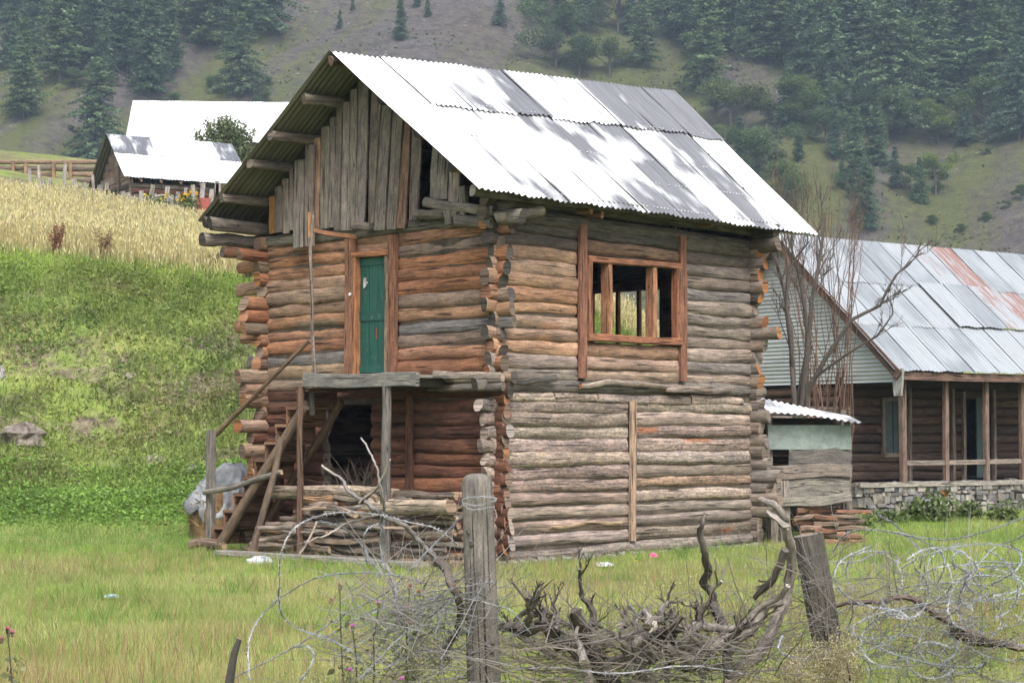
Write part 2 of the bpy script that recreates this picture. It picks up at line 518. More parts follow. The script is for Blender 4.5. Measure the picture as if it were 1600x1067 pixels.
def board_into(mb, p0, p1, w, th, side, col, seg=5, wob_=0.006, w1=None, rr=rnd, capcol=None):
    """a sawn board: w wide along `side`, th thick, edges slightly uneven"""
    p0 = np.asarray(p0, float); p1 = np.asarray(p1, float)
    t = np.linspace(0, 1, seg + 1)
    ph = rr.uniform(0, 6.28)
    s = nrm(side); ax = nrm(p1 - p0); s = nrm(s - ax * np.dot(s, ax)); nn = np.cross(ax, s)
    pts = p0 + (p1 - p0) * t[:, None] + s * (wob_ * np.sin(t * 6 + ph))[:, None]
    w1 = w if w1 is None else w1
    rings = []
    for i in range(seg + 1):
        ww = (w + (w1 - w) * t[i]) / 2 * (1 + rr.uniform(-1, 1) * wob_ * 6)
        h = th / 2; k = min(ww, h) * 0.25
        rings.append([(-ww + k, -h), (ww - k, -h), (ww, -h + k), (ww, h - k), (ww - k, h), (-ww + k, h), (-ww, h - k), (-ww, -h + k)])
    # sweep frame: s0 = cross(tangent, up) -> choose up so that the frame's first axis is `side`
    up = np.cross(s, ax)
    mb.sweep(pts, np.array(rings[0]), 1.0, col, up=up, capcol=capcol if capcol is not None else col, off=rr.uniform(0, 40), rings=np.array(rings))
def board_obj(parent, p0, p1, w, th, side, col, name='board', mat=None, **kw):
    mb = MB(); board_into(mb, p0, p1, w, th, side, col, **kw)
    return mb.build(name, mat or WOOD, parent)

ORANGE = [(.285, .14, .078), (.30, .165, .098), (.25, .115, .064), (.29, .165, .105), (.235, .15, .105), (.22, .165, .125)]
TAN = [(.30, .205, .14), (.28, .185, .125), (.31, .20, .135), (.26, .185, .14)]
GREY = [(.20, .162, .138), (.23, .185, .155), (.18, .15, .13), (.24, .19, .16), (.185, .16, .148)]
PALE = [(.29, .235, .20), (.26, .21, .18), (.24, .195, .17), (.30, .25, .215), (.23, .18, .155)]
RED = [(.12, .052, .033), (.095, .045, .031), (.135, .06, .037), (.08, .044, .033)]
DARK = [(.085, .072, .06), (.10, .085, .07), (.075, .065, .058)]
FRAME_C = (.25, .105, .058)
CUT = [(.30, .125, .048), (.26, .105, .045), (.33, .155, .065), (.2, .1, .06), (.16, .11, .085)]
DULLCUT = [(.09, .075, .066), (.06, .052, .048), (.13, .10, .078)]
def pick(pal, a=0.1): return jit(rnd.choice(pal), a)

# ------------------------------------------------------------------ the log house
house = empty('log_house', HC.tolist(), TH, 'two-storey log house with green door and patchy white metal roof', 'house')
UE, VE = 5.62, 4.62               # wall centre lines
ZM, ZT = 2.34, 4.46               # storey line, wall top
SP = 0.178
DL, DR = 2.81, 1.76               # door surround along the gable wall
W0, W1 = 1.53, 3.93               # window surround along the window wall
rowz = lambda z0, k: z0 + SP * (k + 0.5)

def bare(p=0.35, pal=CUT):
    if rnd.random() > p: return None
    a = rnd.uniform(0, .7)
    return (a, a + rnd.uniform(.12, .4), rnd.uniform(0, 6.28), rnd.uniform(.5, 1.2), pick(pal))
# gable wall, upper storey
for k in range(12):
    z = rowz(ZM - 0.02, k) + rnd.uniform(-.012, .012)
    r = SP * rnd.uniform(.5, .63)
    pal = ORANGE if k not in (4, 2) else (GREY if k == 4 else ORANGE)
    if k == 4:
        c1 = (.16, .15, .145); 
    else: c1 = pick(pal)
    log_obj(house, (rnd.uniform(-.01, .02), -rnd.uniform(.1, .34), z + .02), (0, DR + .03, z), r * .96, r, col=c1, cap=pick(DULLCUT), patch=bare(.4, ORANGE + TAN), wobble=.010)
    c2 = pick(ORANGE + TAN) if k not in (2, 0) else ((.17, .155, .145) if k == 2 else pick(ORANGE))
    ext = rnd.choice((.02, .05, .1, .16, .2, .35, .62, .5))
    log_obj(house, (0, DL - .03, z), (rnd.uniform(-.02, .02), VE + .06 + ext, z - .02), r, r * .9, col=c2, cap=pick(CUT), patch=bare(.4, ORANGE), wobble=.008)
# gable wall, lower storey (sheltered, reddish; darkened for shade under the landing)
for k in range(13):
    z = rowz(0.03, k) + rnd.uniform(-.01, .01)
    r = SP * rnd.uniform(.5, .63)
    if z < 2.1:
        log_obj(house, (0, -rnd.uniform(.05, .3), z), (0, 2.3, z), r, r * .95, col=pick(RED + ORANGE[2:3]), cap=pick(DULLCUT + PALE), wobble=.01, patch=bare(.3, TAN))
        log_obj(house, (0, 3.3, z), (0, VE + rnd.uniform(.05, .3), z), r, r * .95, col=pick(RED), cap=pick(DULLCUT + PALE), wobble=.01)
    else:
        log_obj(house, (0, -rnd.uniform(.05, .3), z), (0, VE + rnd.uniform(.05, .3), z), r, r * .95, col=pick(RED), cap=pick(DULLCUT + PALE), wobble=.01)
# window wall, upper storey; top rows darkened for shade under the eave
for k in range(12):
    z = rowz(ZM + 0.06, k) + rnd.uniform(-.01, .01)
    r = SP * rnd.uniform(.5, .63)
    left_end = -rnd.uniform(.08, .26)
    c = pick(TAN + ORANGE[1:2]) if k > 1 else pick(GREY)
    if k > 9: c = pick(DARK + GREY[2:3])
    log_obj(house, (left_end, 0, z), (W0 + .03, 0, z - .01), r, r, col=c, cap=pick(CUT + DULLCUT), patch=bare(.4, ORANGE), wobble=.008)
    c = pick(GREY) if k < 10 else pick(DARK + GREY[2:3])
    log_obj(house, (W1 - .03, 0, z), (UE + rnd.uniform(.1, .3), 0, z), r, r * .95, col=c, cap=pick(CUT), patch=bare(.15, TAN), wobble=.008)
    if z < 2.93:
        log_obj(house, (W0 + .14, -.012, z), (W1 - .14, -.012, z), r, r, col=pick(TAN), wobble=.01, patch=bare(.5, TAN))
    elif z > 4.16:
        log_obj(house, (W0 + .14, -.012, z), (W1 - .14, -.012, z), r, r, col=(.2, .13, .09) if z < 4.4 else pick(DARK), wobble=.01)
# two long weathered logs at the storey line, with loose poles laid in front
log_obj(house, (-.4, -.01, ZM - .0), (UE + .35, -.01, ZM + .0), .085, .08, col=(.15, .135, .12), cap=pick(DULLCUT), seg=16, wobble=.014)
for a, b_ in ((.02, 1.05), (1.07, 1.95), (1.97, 3.1), (3.12, 4.05), (4.08, 5.35)):
    log_obj(house, (a, -.04, ZM - .16 + rnd.uniform(-.01, .01)), (b_, -.04, ZM - .165), .068, .064, col=pick(PALE), cap=pick(TAN), mat=BARK, wobble=.008)
for a, b_, zz in ((.1, 1.0, .05), (1.55, 2.75, .015), (2.6, 4.45, .02), (3.4, 5.0, -.03)):
    log_obj(house, (a, -.13, ZM + zz), (b_, -.14, ZM + zz + rnd.uniform(-.03, .05)), .035, .045, name='pole', col=pick(DARK + GREY), cap=pick(CUT), wobble=.02)
# window wall, lower storey, either side of a sawn post
for k in range(12):
    z = rowz(0.02, k)
    r = SP * rnd.uniform(.5, .64)
    mat = BARK if k > 4 else WOOD
    if k == 0:
        log_obj(house, (-.05, -.03, .09), (UE + .1, -.03, .10), .095, .085, col=(.19, .165, .145), mat=BARK, seg=16, wobble=.02)
        continue
    log_obj(house, (rnd.uniform(-.12, .02), 0, z), (2.64, 0, z - .005), r, r * .96, col=pick(PALE), cap=pick(PALE), mat=mat, wobble=.009, rough=.055)
    zz = z + rnd.uniform(-.02, .02)
    log_obj(house, (2.74, 0, zz), (UE + rnd.uniform(-.02, .22), 0, zz), r * .97, r * .92, col=pick(PALE + TAN[3:] + GREY[:2]), cap=pick(TAN), mat=BARK if rnd.random() < .55 else WOOD, wobble=.010, rough=.055, patch=bare(.25, ORANGE))
for a, b_ in ((1.0, 2.45),):
    log_obj(house, (a, -.09, .47), (b_, -.1, .44), .02, .03, name='pole', col=(.27, .2, .13), wobble=.02)
# round stub ends of the window-wall logs showing on the gable side, lower storey
for k in range(12):
    z = rowz(0.02, k)
    if k % 2 == 0 or k > 6:
        log_obj(house, (-rnd.uniform(.22, .36), .0, z), (.02, .0, z), SP * .5, SP * .52, name='log_end', col=pick(PALE + GREY), cap=pick(PALE), mat=BARK, seg=3)
    log_obj(house, (-.02, -rnd.uniform(.16, .24), z + SP / 2), (.0, .1, z + SP / 2), SP * .47, name='log_end', col=pick(RED), cap=pick(RED + ORANGE), seg=3)
# rear wall (window opening) and back side wall; their ends stick out past the corners
RW0, RW1, RWZ0, RWZ1 = 1.66, 3.16, 2.95, 4.06
for k in range(25):
    z = rowz(0.08, k)
    r = SP * rnd.uniform(.53, .59)
    end = -rnd.choice((.12, .18, .22, .3, .35, .55))
    cc = pick(GREY + DULLCUT) if k < 12 else pick(CUT + CUT + GREY)
    if RWZ0 < z < RWZ1:
        log_obj(house, (UE, end, z), (UE, RW0, z), r, col=pick(GREY + DARK[1:2]), cap=cc, seg=5)
        log_obj(house, (UE, RW1, z), (UE, VE + .2, z), r, col=pick(GREY), cap=cc, seg=5)
    else:
        log_obj(house, (UE, end, z), (UE, VE + .2, z), r, col=pick(GREY), cap=cc, seg=6)
    z = rowz(0.03, k) + SP / 2
    out = -rnd.choice((.1, .15, .2, .3, .45, .55))
    log_obj(house, (out, VE, z), (UE + .2, VE, z), r, col=pick(ORANGE if k > 11 else RED + TAN), cap=pick(CUT + ORANGE), seg=8, flat=.9)
# mud-filled core of the walls (keeps the joints closed), floor and attic boards
core = [((-.03, .02, .05), (.03, 2.3, 2.1)), ((-.03, 3.3, .05), (.03, VE, 2.1)), ((-.03, .02, 2.1), (.03, VE, ZM)), ((-.03, .02, ZM), (.03, DR, 4.4)), ((-.03, DL, ZM), (.03, VE, 4.4)), ((-.03, DR, 4.18), (.03, DL, 4.4)),
        ((.03, -.03, .05), (UE, .03, ZM + .1)), ((.03, -.03, ZM), (W0, .03, 4.5)), ((W1, -.03, ZM), (UE, .03, 4.5)), ((W0, -.03, ZM), (W1, .03, 2.93)), ((W0, -.03, 4.16), (W1, .03, 4.5)),
        ((UE - .03, .03, .05), (UE + .03, VE, RWZ0 - .02)), ((UE - .03, .03, RWZ0), (UE + .03, RW0, 4.5)), ((UE - .03, RW1, RWZ0), (UE + .03, VE, 4.5)), ((UE - .03, RW0, RWZ1), (UE + .03, RW1, 4.5)),
        ((.03, VE - .03, .05), (UE, VE + .03, 4.5))]
mb = MB()
for lo, hi in core: mb.box(lo, hi, (.075, .06, .048))
mb.build('mud_chinking', MUD, house)['label'] = 'dark mud packed between the logs'
mb = MB(); mb.box((.1, .1, ZM - .08), (UE - .1, VE - .1, ZM - .02), (.06, .05, .04)); mb.build('floor', WOOD, house)
for k in range(10):
    board_obj(house, (.1, .1 + k * .46 + .22, 4.44), (UE - .1, .1 + k * .46 + .22, 4.44), .45, .03, (0, 1, 0), pick(DARK), name='ceiling_board', seg=2)

# door: surround posts, inner frame, green leaf, bolt
door = empty('door'); door.parent = house
board_obj(door, (-.10, DL - .12, ZM + .08), (-.10, DL - .12, 4.42), .21, .07, (0, 1, 0), jit((.215, .105, .068)), name='door_post')
board_obj(door, (-.10, DR + .085, ZM + .08), (-.10, DR + .085, 4.42), .155, .07, (0, 1, 0), jit((.215, .108, .07)), name='door_post')
board_obj(door, (-.09, 2.585, 2.5), (-.09, 2.585, 4.15), .06, .12, (0, 1, 0), (.34, .155, .075), name='jamb')
board_obj(door, (-.07, 1.965, 2.5), (-.07, 1.965, 4.15), .07, .10, (0, 1, 0), (.23, .17, .12), name='jamb')
board_obj(door, (-.09, 2.64, 4.18), (-.09, 1.9, 4.18), .07, .12, (0, 0, 1), (.30, .135, .068), name='head_jamb')
for zz in (4.27, 4.38):
    log_obj(door, (-.01, 2.62, zz), (-.01, 1.93, zz), .075, col=pick(ORANGE), name='header_log', seg=5)
mp_, ntp, bp = new_mat('chipped_green_paint')
tcp = N(ntp, 'ShaderNodeTexCoord').outputs['Object']
chip = noise(ntp, scaled(ntp, tcp, (1, 9, 5)), 2.2, 6, 0.75); strk = noise(ntp, scaled(ntp, tcp, (1, 30, 2)), 1.2, 3, 0.6)
cg = mul(ntp, attr(ntp, 'Col').outputs['Color'], ramp(ntp, strk, [(.3, .7), (.7, 1.35)]))
cg = mix(ntp, ramp(ntp, chip, [(.60, 0.), (.68, .55)]), cg, (.26, .27, .22))
L(ntp, cg, bp.inputs['Base Color']); bp.inputs['Roughness'].default_value = .55
GREEN = mp_
DG = (.006, .062, .045)
mb = MB(); mb.box((-.045, 2.0, 2.53), (-.015, 2.56, 4.14), DG); leaf = mb.build('leaf', GREEN, door)
for z0, z1 in ((2.54, 2.64), (3.26, 3.40), (4.03, 4.13)):
    mb = MB(); mb.box((-.062, 2.005, z0), (-.046, 2.555, z1), jit(DG, .2)); mb.build('rail', GREEN, leaf)
for v in (2.195, 2.37):
    mb = MB(); mb.box((-.047, v, 2.55), (-.0455, v + .006, 4.12), (.003, .012, .01)); mb.build('plank_joint', PAINT, leaf)
mb = MB(); mb.box((-.085, 2.44, 3.72), (-.066, 2.455, 3.86), (.5, .5, .48)); mb.box((-.085, 2.41, 3.74), (-.07, 2.42, 3.86), (.42, .42, .4)); mb.box((-.07, 2.405, 3.78), (-.046, 2.46, 3.81), (.35, .35, .33)); mb.build('bolt', WIRE, leaf)
mb = MB(); log_into(mb, (-.16, 2.66, 3.64), (-.13, 2.66, 3.64), .022, col=(.6, .6, .58), n=8, seg=2, rough=0, wobble=0); mb.build('padlock', WIRE, door, True)
mb = MB(); mb.box((-.0655, 2.20, 3.0), (-.063, 2.21, 3.16), (.4, .05, .03)); mb.build('paint_mark', PAINT, leaf)
board_obj(door, (-.10, DL, ZM + .13), (-.10, DR, ZM + .13), .10, .14, (0, 0, 1), (.2, .13, .09), name='sill')

# window: posts, frame, two mullions
win = empty('window'); win.parent = house
board_obj(win, (W0 + .085, -.105, 2.45), (W0 + .085, -.105, 4.56), .145, .06, (1, 0, 0), jit((.205, .10, .064)), name='window_post')
board_obj(win, (W1 - .09, -.105, 2.45), (W1 - .09, -.105, 4.56), .15, .06, (1, 0, 0), jit((.195, .094, .062)), name='window_post')
board_obj(win, (W0 + .16, -.095, 4.09), (W1 - .17, -.095, 4.11), .085, .13, (0, 0, 1), (.25, .115, .068), name='frame')
board_obj(win, (W0 + .16, -.095, 3.01), (W1 - .17, -.095, 3.02), .10, .14, (0, 0, 1), (.25, .112, .065), name='frame')
board_obj(win, (W0 + .205, -.09, 3.06), (W0 + .205, -.09, 4.05), .085, .13, (1, 0, 0), (.26, .115, .065), name='frame')
board_obj(win, (W1 - .225, -.09, 3.065), (W1 - .225, -.09, 4.07), .085, .13, (1, 0, 0), (.24, .105, .06), name='frame')
for x in (2.18, 3.17):
    board_obj(win, (x, -.06, 3.06), (x, -.06, 4.06), .085, .16, (1, 0, 0), (.3, .15, .085), name='mullion')
rwin = empty('rear_window'); rwin.parent = house
for v in (RW0 + .03, 2.155, 2.59, RW1 - .03):
    board_obj(rwin, (UE, v, RWZ0), (UE, v, RWZ1), .06, .07, (0, 1, 0), (.24, .11, .06), name='mullion', seg=2)
for z in (RWZ0 - .01, RWZ1 + .02):
    board_obj(rwin, (UE, RW0 - .05, z), (UE, RW1 + .05, z), .08, .16, (0, 0, 1), (.22, .1, .055), name='frame', seg=2)
# sawn posts on the lower storey
board_obj(house, (2.69, -.095, .2), (2.70, -.10, 2.16), .11, .06, (1, 0, 0), (.33, .235, .17), name='wall_post')
board_obj(house, (-.11, 1.5, .1), (-.11, 1.5, 2.2), .12, .06, (0, 1, 0), (.11, .055, .037), name='wall_post')

# plate logs and cross poles under the roof
for (p0, p1, r, c) in (((-.05, -.52, 4.52), (-.02, 5.0, 4.50), .10, (.16, .145, .125)), ((-1.0, VE + .1, 4.70), (UE + .5, VE + .1, 4.72), .10, (.15, .13, .115)),
                       ((-1.02, VE + .24, 4.52), (.3, VE + .2, 4.5), .105, (.17, .15, .13)), ((-.75, VE + .1, 4.34), (.4, VE + .02, 4.3), .08, (.2, .1, .06)),
                       ((-.3, -.02, 4.56), (UE + .4, -.02, 4.58), .11, (.10, .088, .075)), ((-.28, -.06, 4.76), (UE + .35, -.04, 4.80), .10, (.09, .078, .066)),
                       ((-.2, -.02, 4.96), (UE + .3, 0.0, 5.02), .10, (.08, .07, .06)),
                       ((UE, -.55, 4.52), (UE, VE + .4, 4.52), .11, (.1, .085, .07)), ((UE, -.5, 4.74), (UE, VE + .3, 4.72), .10, (.08, .07, .06))):
    log_obj(house, p0, p1, r, r * .9, name='plate_log', col=c, cap=pick(DULLCUT), seg=12, wobble=.018)
for (a, b_, r, c) in (((663, 316), (772, 331), .07, (.2, .18, .155)), ((657, 335), (716, 334), .065, (.19, .17, .14)), ((712, 345), (768, 348), .075, (.14, .125, .11))):
    p0 = Hp(*a, 'u', -.22); p1 = Hp(*b_, 'u', -.2)
    log_obj(house, p0, p1, r, r * .9, name='cross_pole', col=c, cap=pick(DULLCUT), seg=5)
p0 = Hp(775, 341, 'v', -.2); p1 = Hp(848, 329, 'v', -.32)
log_obj(house, p0, p1, .06, .075, name='cross_pole', col=(.21, .185, .16), cap=(.26, .25, .24), seg=5)
p0 = Hp(775, 321, 'v', -.12); p1 = Hp(830, 318, 'v', -.2)
log_obj(house, p0, p1, .06, .06, name='cross_pole', col=(.17, .15, .13), cap=(.1, .09, .08), seg=5)
for x, y in ((918, 330), (935, 337), (1108, 349)):
    q = Hp(x + 6, y, 'v', -.36)
    log_obj(house, (q[0], .2, q[2] + .06), q, .045, .05, name='rafter_end', col=(.2, .12, .07), cap=(.3, .15, .09), seg=3)
for px, z0, z1 in ((704, 4.46, 4.76), (726, 4.55, 4.95)):
    q = Hp(px, 330, 'u', -.18)
    board_obj(house, (-.2, q[1], z0), (-.2, q[1], z1), .12, .08, (0, 1, 0), (.16, .145, .125), name='strut', seg=2)

# ------------------------------------------------------------------ corrugated sheets
def sheet(parent, A, B, C, D, tone, rust=0.0, mat=None, pitch=0.1, amp=0.015, along=6, name='roofing_sheet', sag=0.012, flip=False, rr=rnd):
    """A-B upper edge, D-C lower edge; corrugations run from the upper to the lower edge"""
    A, B, C, D = (np.asarray(q, float) for q in (A, B, C, D))
    w = (np.linalg.norm(B - A) + np.linalg.norm(C - D)) / 2
    k = max(3, int(round(w / pitch))); nx = k * 6 + 1
    s = np.linspace(0, 1, nx); t = np.linspace(0, 1, along + 1)
    nn = nrm(np.cross(B - A, D - A))
    if nn[2] < 0 and abs(nn[2]) > 1e-3: nn = -nn
    S, T = np.meshgrid(s, t)
    V = ((1 - T) * (1 - S))[..., None] * A + ((1 - T) * S)[..., None] * B + (T * S)[..., None] * C + (T * (1 - S))[..., None] * D
    ph = [rr.uniform(0, 6.28) for _ in range(5)]
    h = amp * np.cos(S * k * 2 * math.pi) + sag * (np.sin(S * 3 + T * 4 + ph[0]) * .6 + np.sin(S * 5 - T * 6 + ph[1]) * .4)
    V = V + h[..., None] * nn
    V = V + (nrm(D - A) * (T * .018 * np.sin(S * 9 + ph[2]))[..., None] * 1.0)
    ln = np.linalg.norm(D - A)
    o = rr.uniform(0, 30)
    tx = np.stack((T * ln + o, S * w + o * .7), 2)
    K = nx
    i = np.arange(along)[:, None] * K + np.arange(nx - 1)[None]
    F = np.stack((i, i + K, i + K + 1, i + 1), 2).reshape(-1, 4)
    a, b_, c_ = V[0, 0], V[1, 0], V[0, 1]
    if np.dot(np.cross(b_ - a, c_ - a), nn) < 0: F = F[:, ::-1]
    mb = MB()
    mb.add(V.reshape(-1, 3), F.tolist(), (tone, rust, rr.random()), tx.reshape(-1, 2))
    return mb.build(name, mat or ROOF, parent, True)

UF, UR = -.95, 6.6
VR = 2.21
def ridge_z(u): return 6.868 + .42 * (u - UF) / (UR - UF)
EV0, EZ0, EV1, EZ1 = -.565, 4.76, 5.04, 4.78
def rpt(u, t, side, lift=0.0):
    """point on the roof: t = 0 at the ridge, 1 at the eave"""
    zr = ridge_z(u) + lift
    v, z = (EV0, EZ0) if side > 0 else (EV1, EZ1)
    return (u, VR + (v - VR) * t, zr + (z + lift - zr) * t)
def roof_z(u, v):
    t = (VR - v) / (VR - EV0) if v < VR else (v - VR) / (EV1 - VR)
    return rpt(u, t, 1 if v < VR else -1)[2]
roof = empty('roof'); roof.parent = house
top_t = [.40, .52, .62, .40, .52, .70, .80, .78]
bot_t = [.47, .40, .56, .60, .66, .50, .64, .33, .58]
us = np.linspace(UF + .95, UR, 9)
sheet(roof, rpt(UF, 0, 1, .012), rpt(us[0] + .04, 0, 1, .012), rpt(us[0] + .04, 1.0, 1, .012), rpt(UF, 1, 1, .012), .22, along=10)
for i in range(8):
    a, b_ = us[i] - .04, us[i + 1] + .04
    if i == 7: b_ = UR
    l = .004 * (i % 2)
    m_ = .36 + rnd.uniform(-.015, .015)
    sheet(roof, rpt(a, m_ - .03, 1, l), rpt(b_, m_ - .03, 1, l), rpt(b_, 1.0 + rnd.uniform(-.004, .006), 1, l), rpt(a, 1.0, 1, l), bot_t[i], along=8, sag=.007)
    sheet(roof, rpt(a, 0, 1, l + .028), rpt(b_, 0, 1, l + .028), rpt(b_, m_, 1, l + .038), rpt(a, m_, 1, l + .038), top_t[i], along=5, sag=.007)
us = np.linspace(UF, UR, 10)
for i in range(9):
    a, b_ = us[i] - (.04 if i else 0), us[i + 1] + (.04 if i < 8 else 0)
    l = .004 * (i % 2)
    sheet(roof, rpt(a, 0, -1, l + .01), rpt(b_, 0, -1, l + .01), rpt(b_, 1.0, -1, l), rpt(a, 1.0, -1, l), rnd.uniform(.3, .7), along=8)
# purlins: left-slope ends show at the gable
for (px, py), r in zip(((470, 149), (425, 206), (390, 256), (347, 306)), (.075, .07, .07, .065)):
    q = Hp(px, py, 'u', UF + .02)
    v = q[1]
    z0, z1 = roof_z(UF, v) - r - .03, roof_z(UR, v) - r - .03
    log_obj(roof, (UF + .03 + rnd.uniform(-.04, .06), v, z0), (UR - .2, v, z1), r, r * .9, name='purlin', col=pick([(.19, .165, .14), (.17, .145, .12)]), cap=(.12, .1, .085), seg=12, wobble=.01)
log_obj(roof, (UF + .03, EV1 - .1, EZ1 - .02), (UR - .3, EV1 - .1, EZ1 - .02), .085, .08, name='purlin', col=(.13, .11, .09), cap=(.08, .07, .06), seg=10)
for t in (.3, .55, .78, .94):
    u0 = UF + (.15 if t < .9 else .1)
    a = np.array(rpt(u0, t, 1)); b_ = np.array(rpt(UR - .25, t, 1))
    a[2] -= .1; b_[2] -= .1
    log_obj(roof, a, b_, .07, .065, name='purlin', col=pick(DARK + GREY), cap=(.3, .27, .24) if t > .9 else pick(DULLCUT), seg=10)
log_obj(roof, (UF + .02, VR, ridge_z(UF) - .11), (UR - .2, VR, ridge_z(UR) - .11), .07, .07, name='ridge_pole', col=(.17, .13, .11), cap=(.2, .13, .11), seg=10)
# nail heads in rows on the visible slope
mb = MB()
for t in (.34, .6, .78, .97):
    for k in range(95):
        u = UF + .08 + k * .078
        if rnd.random() < .3: continue
        q = np.array(rpt(u, t, 1, .026 if t > .36 else .05))
        s_ = .015
        mb.add([q + (s_, 0, 0), q + (0, -s_, s_ * .4), q + (-s_, 0, 0), q + (0, s_, s_), q + (0, -.003, .008)], [(0, 1, 4), (1, 2, 4), (2, 3, 4), (3, 0, 4)], (.55, .55, .55))
nh = mb.build('nail_heads', WIRE, roof); nh['kind'] = 'stuff'

# gable boards (edges traced at board height, tops cut under the roof)
ox, oy, k_ = 280, 60, 1 / 2.963
gb = [(420, 447, 420, 447, 905, 1), (448, 480, 448, 482, 900, 0), (481, 514, 482, 512, 905, 0), (512, 532, 512, 530, 890, 0), (528, 580, 538, 582, 972, 0), (584, 625, 586, 624, 965, 0), (626, 656, 630, 660, 886, 2),
      (655, 692, 662, 700, 884, 0), (690, 718, 703, 730, 878, 0), (719, 749, 732, 756, 890, 0), (750, 788, 758, 794, 892, 0), (788, 816, 796, 828, 890, 0), (815, 861, 834, 884, 850, 0), (876, 902, 894, 946, 856, 0),
      (902, 955, 944, 992, 892, 0), (958, 1004, 1000, 1048, 886, 0), (1010, 1052, 1050, 1080, 882, 2), (1068, 1108, 1082, 1130, 842, 0), (1160, 1244, 1178, 1256, 752, 0), (1246, 1298, 1258, 1306, 764, 0)]
for i, (bl, br, tl, tr, by, kind) in enumerate(gb):
    uu = -.16 - .025 * (i % 2) - (.04 if by > 940 else 0)
    a = Hp(ox + bl * k_, oy + by * k_, 'u', uu); b_ = Hp(ox + br * k_, oy + by * k_, 'u', uu)
    c_ = Hp(ox + tl * k_, oy + by * k_ - 60, 'u', uu); d_ = Hp(ox + tr * k_, oy + by * k_ - 60, 'u', uu)
    vb, vt = (a[1] + b_[1]) / 2, (c_[1] + d_[1]) / 2
    w0_, w1_ = abs(a[1] - b_[1]), abs(c_[1] - d_[1])
    zt = roof_z(0, vt) - .13 - .38 * w1_
    zt = max(zt, a[2] + .15)
    col = [(.20, .17, .148), (.38, .19, .075), (.235, .15, .11)][kind]
    board_obj(house, (uu, vb, a[2]), (uu - .01, vt, zt), w0_ * .93, .035, (0, 1, 0), jit(col, .32), name='gable_board', w1=w1_, seg=6, wob_=.008)
for i in range(14):
    v = .35 + i * .33
    board_obj(house, (UE + .15, v, 4.45), (UE + .15, v, roof_z(UE, v) - .1), .31, .03, (0, 1, 0), pick(GREY), name='gable_board', seg=2)
# crossbeam ends under the gable boards
for (x0, x1, y, r) in ((804, 890, 870, .06), (1095, 1225, 815, .055)):
    a = Hp(ox + x0 * k_, oy + y * k_, 'u', -.26); b_ = Hp(ox + x1 * k_, oy + y * k_, 'u', -.22)
    log_obj(house, a, b_, r, r * .9, name='cross_pole', col=(.14, .12, .10), cap=(.09, .08, .07), seg=4)
# a course of flat footing stones under the bottom log
for i in range(26):
    u = -.1 + i * .225 + rnd.uniform(-.04, .04)
    mb = MB()
    log_into(mb, (u - .1, -.14 + rnd.uniform(-.05, .03), .0), (u + rnd.uniform(.05, .12), -.15, .005), rnd.uniform(.045, .075), rnd.uniform(.03, .06), col=jit((.15, .145, .13), .25), n=6, seg=2, rough=.12)
    mb.build('footing_stone', STONE, house)
# ------------------------------------------------------------------ stair and landing
HL = HC.tolist()
st = empty('porch_staircase', HL, TH, 'weathered wooden stair and landing in front of the green door', 'staircase')
UD = -.98
G1 = (.165, .155, .14)
board_obj(st, (UD, .46, 2.385), (UD, 2.66, 2.42), .19, .07, (0, 0, 1), (.175, .168, .155), name='landing_edge_beam', seg=8, wob_=.012)
for k in range(6):
    u = UD + .10 + k * .145
    board_obj(st, (u, .5 + rnd.uniform(-.06, .03), 2.44), (u, 2.6 + rnd.uniform(-.03, .08), 2.45), .135, .04, (1, 0, 0), jit(G1, .2), name='landing_board', seg=3)
for v in (.75, 1.6, 2.45):
    log_obj(st, (UD + .05, v, 2.36), (.0, v, 2.36), .05, name='joist', col=pick(DARK), seg=3)
log_obj(st, (-.2, -.3, 2.42), (-.2, .95, 2.46), .07, .075, name='landing_log', col=(.24, .2, .165), cap=(.25, .2, .16), seg=6)
log_obj(st, (-.22, -.35, 2.29), (-.22, 1.0, 2.31), .055, .05, name='landing_log', col=(.13, .115, .10), cap=(.12, .1, .09), seg=6)
a = Hp(603, 613, 'u', UD); log_obj(st, (UD, a[1] - .02, -.05), (UD, a[1], 2.32), .075, .062, name='post', col=(.125, .115, .105), seg=9)
a = Hp(471, 613, 'u', UD); log_obj(st, (UD - .02, a[1] + .02, -.05), (UD, a[1], 2.34), .05, .045, name='post', col=(.12, .075, .052), seg=9, wobble=.014)
a = Hp(487, 612, 'u', UD + .25); log_obj(st, (UD + .25, a[1], 1.95), (UD + .25, a[1], 2.36), .045, name='hanging_stub', col=(.18, .165, .145), seg=3)
# thin pole beside the door, rail to the wall
a = Hp(488, 337, 'u', UD + .05); b_ = Hp(488, 585, 'u', UD + .05)
log_obj(st, (UD + .05, b_[1], 2.42), (UD + .05, a[1], a[2]), .04, .032, name='rail_pole', col=(.2, .165, .14), seg=11, wobble=.018, mat=BARK)
p0 = Hp(487, 332, 'u', UD + .04); p1 = Hp(486, 372, 'u', UD + .04)
board_obj(st, (UD, p1[1], p1[2]), (UD, p0[1], p0[2]), .035, .02, (0, 1, 0), (.36, .19, .09), name='splint', seg=2)
p0 = Hp(489, 361, 'u', UD + .05); p1 = Hp(556, 371, 'u', -.2)
board_obj(st, p0, p1, .06, .04, (0, 0, 1), (.3, .15, .085), name='top_rail', seg=4)
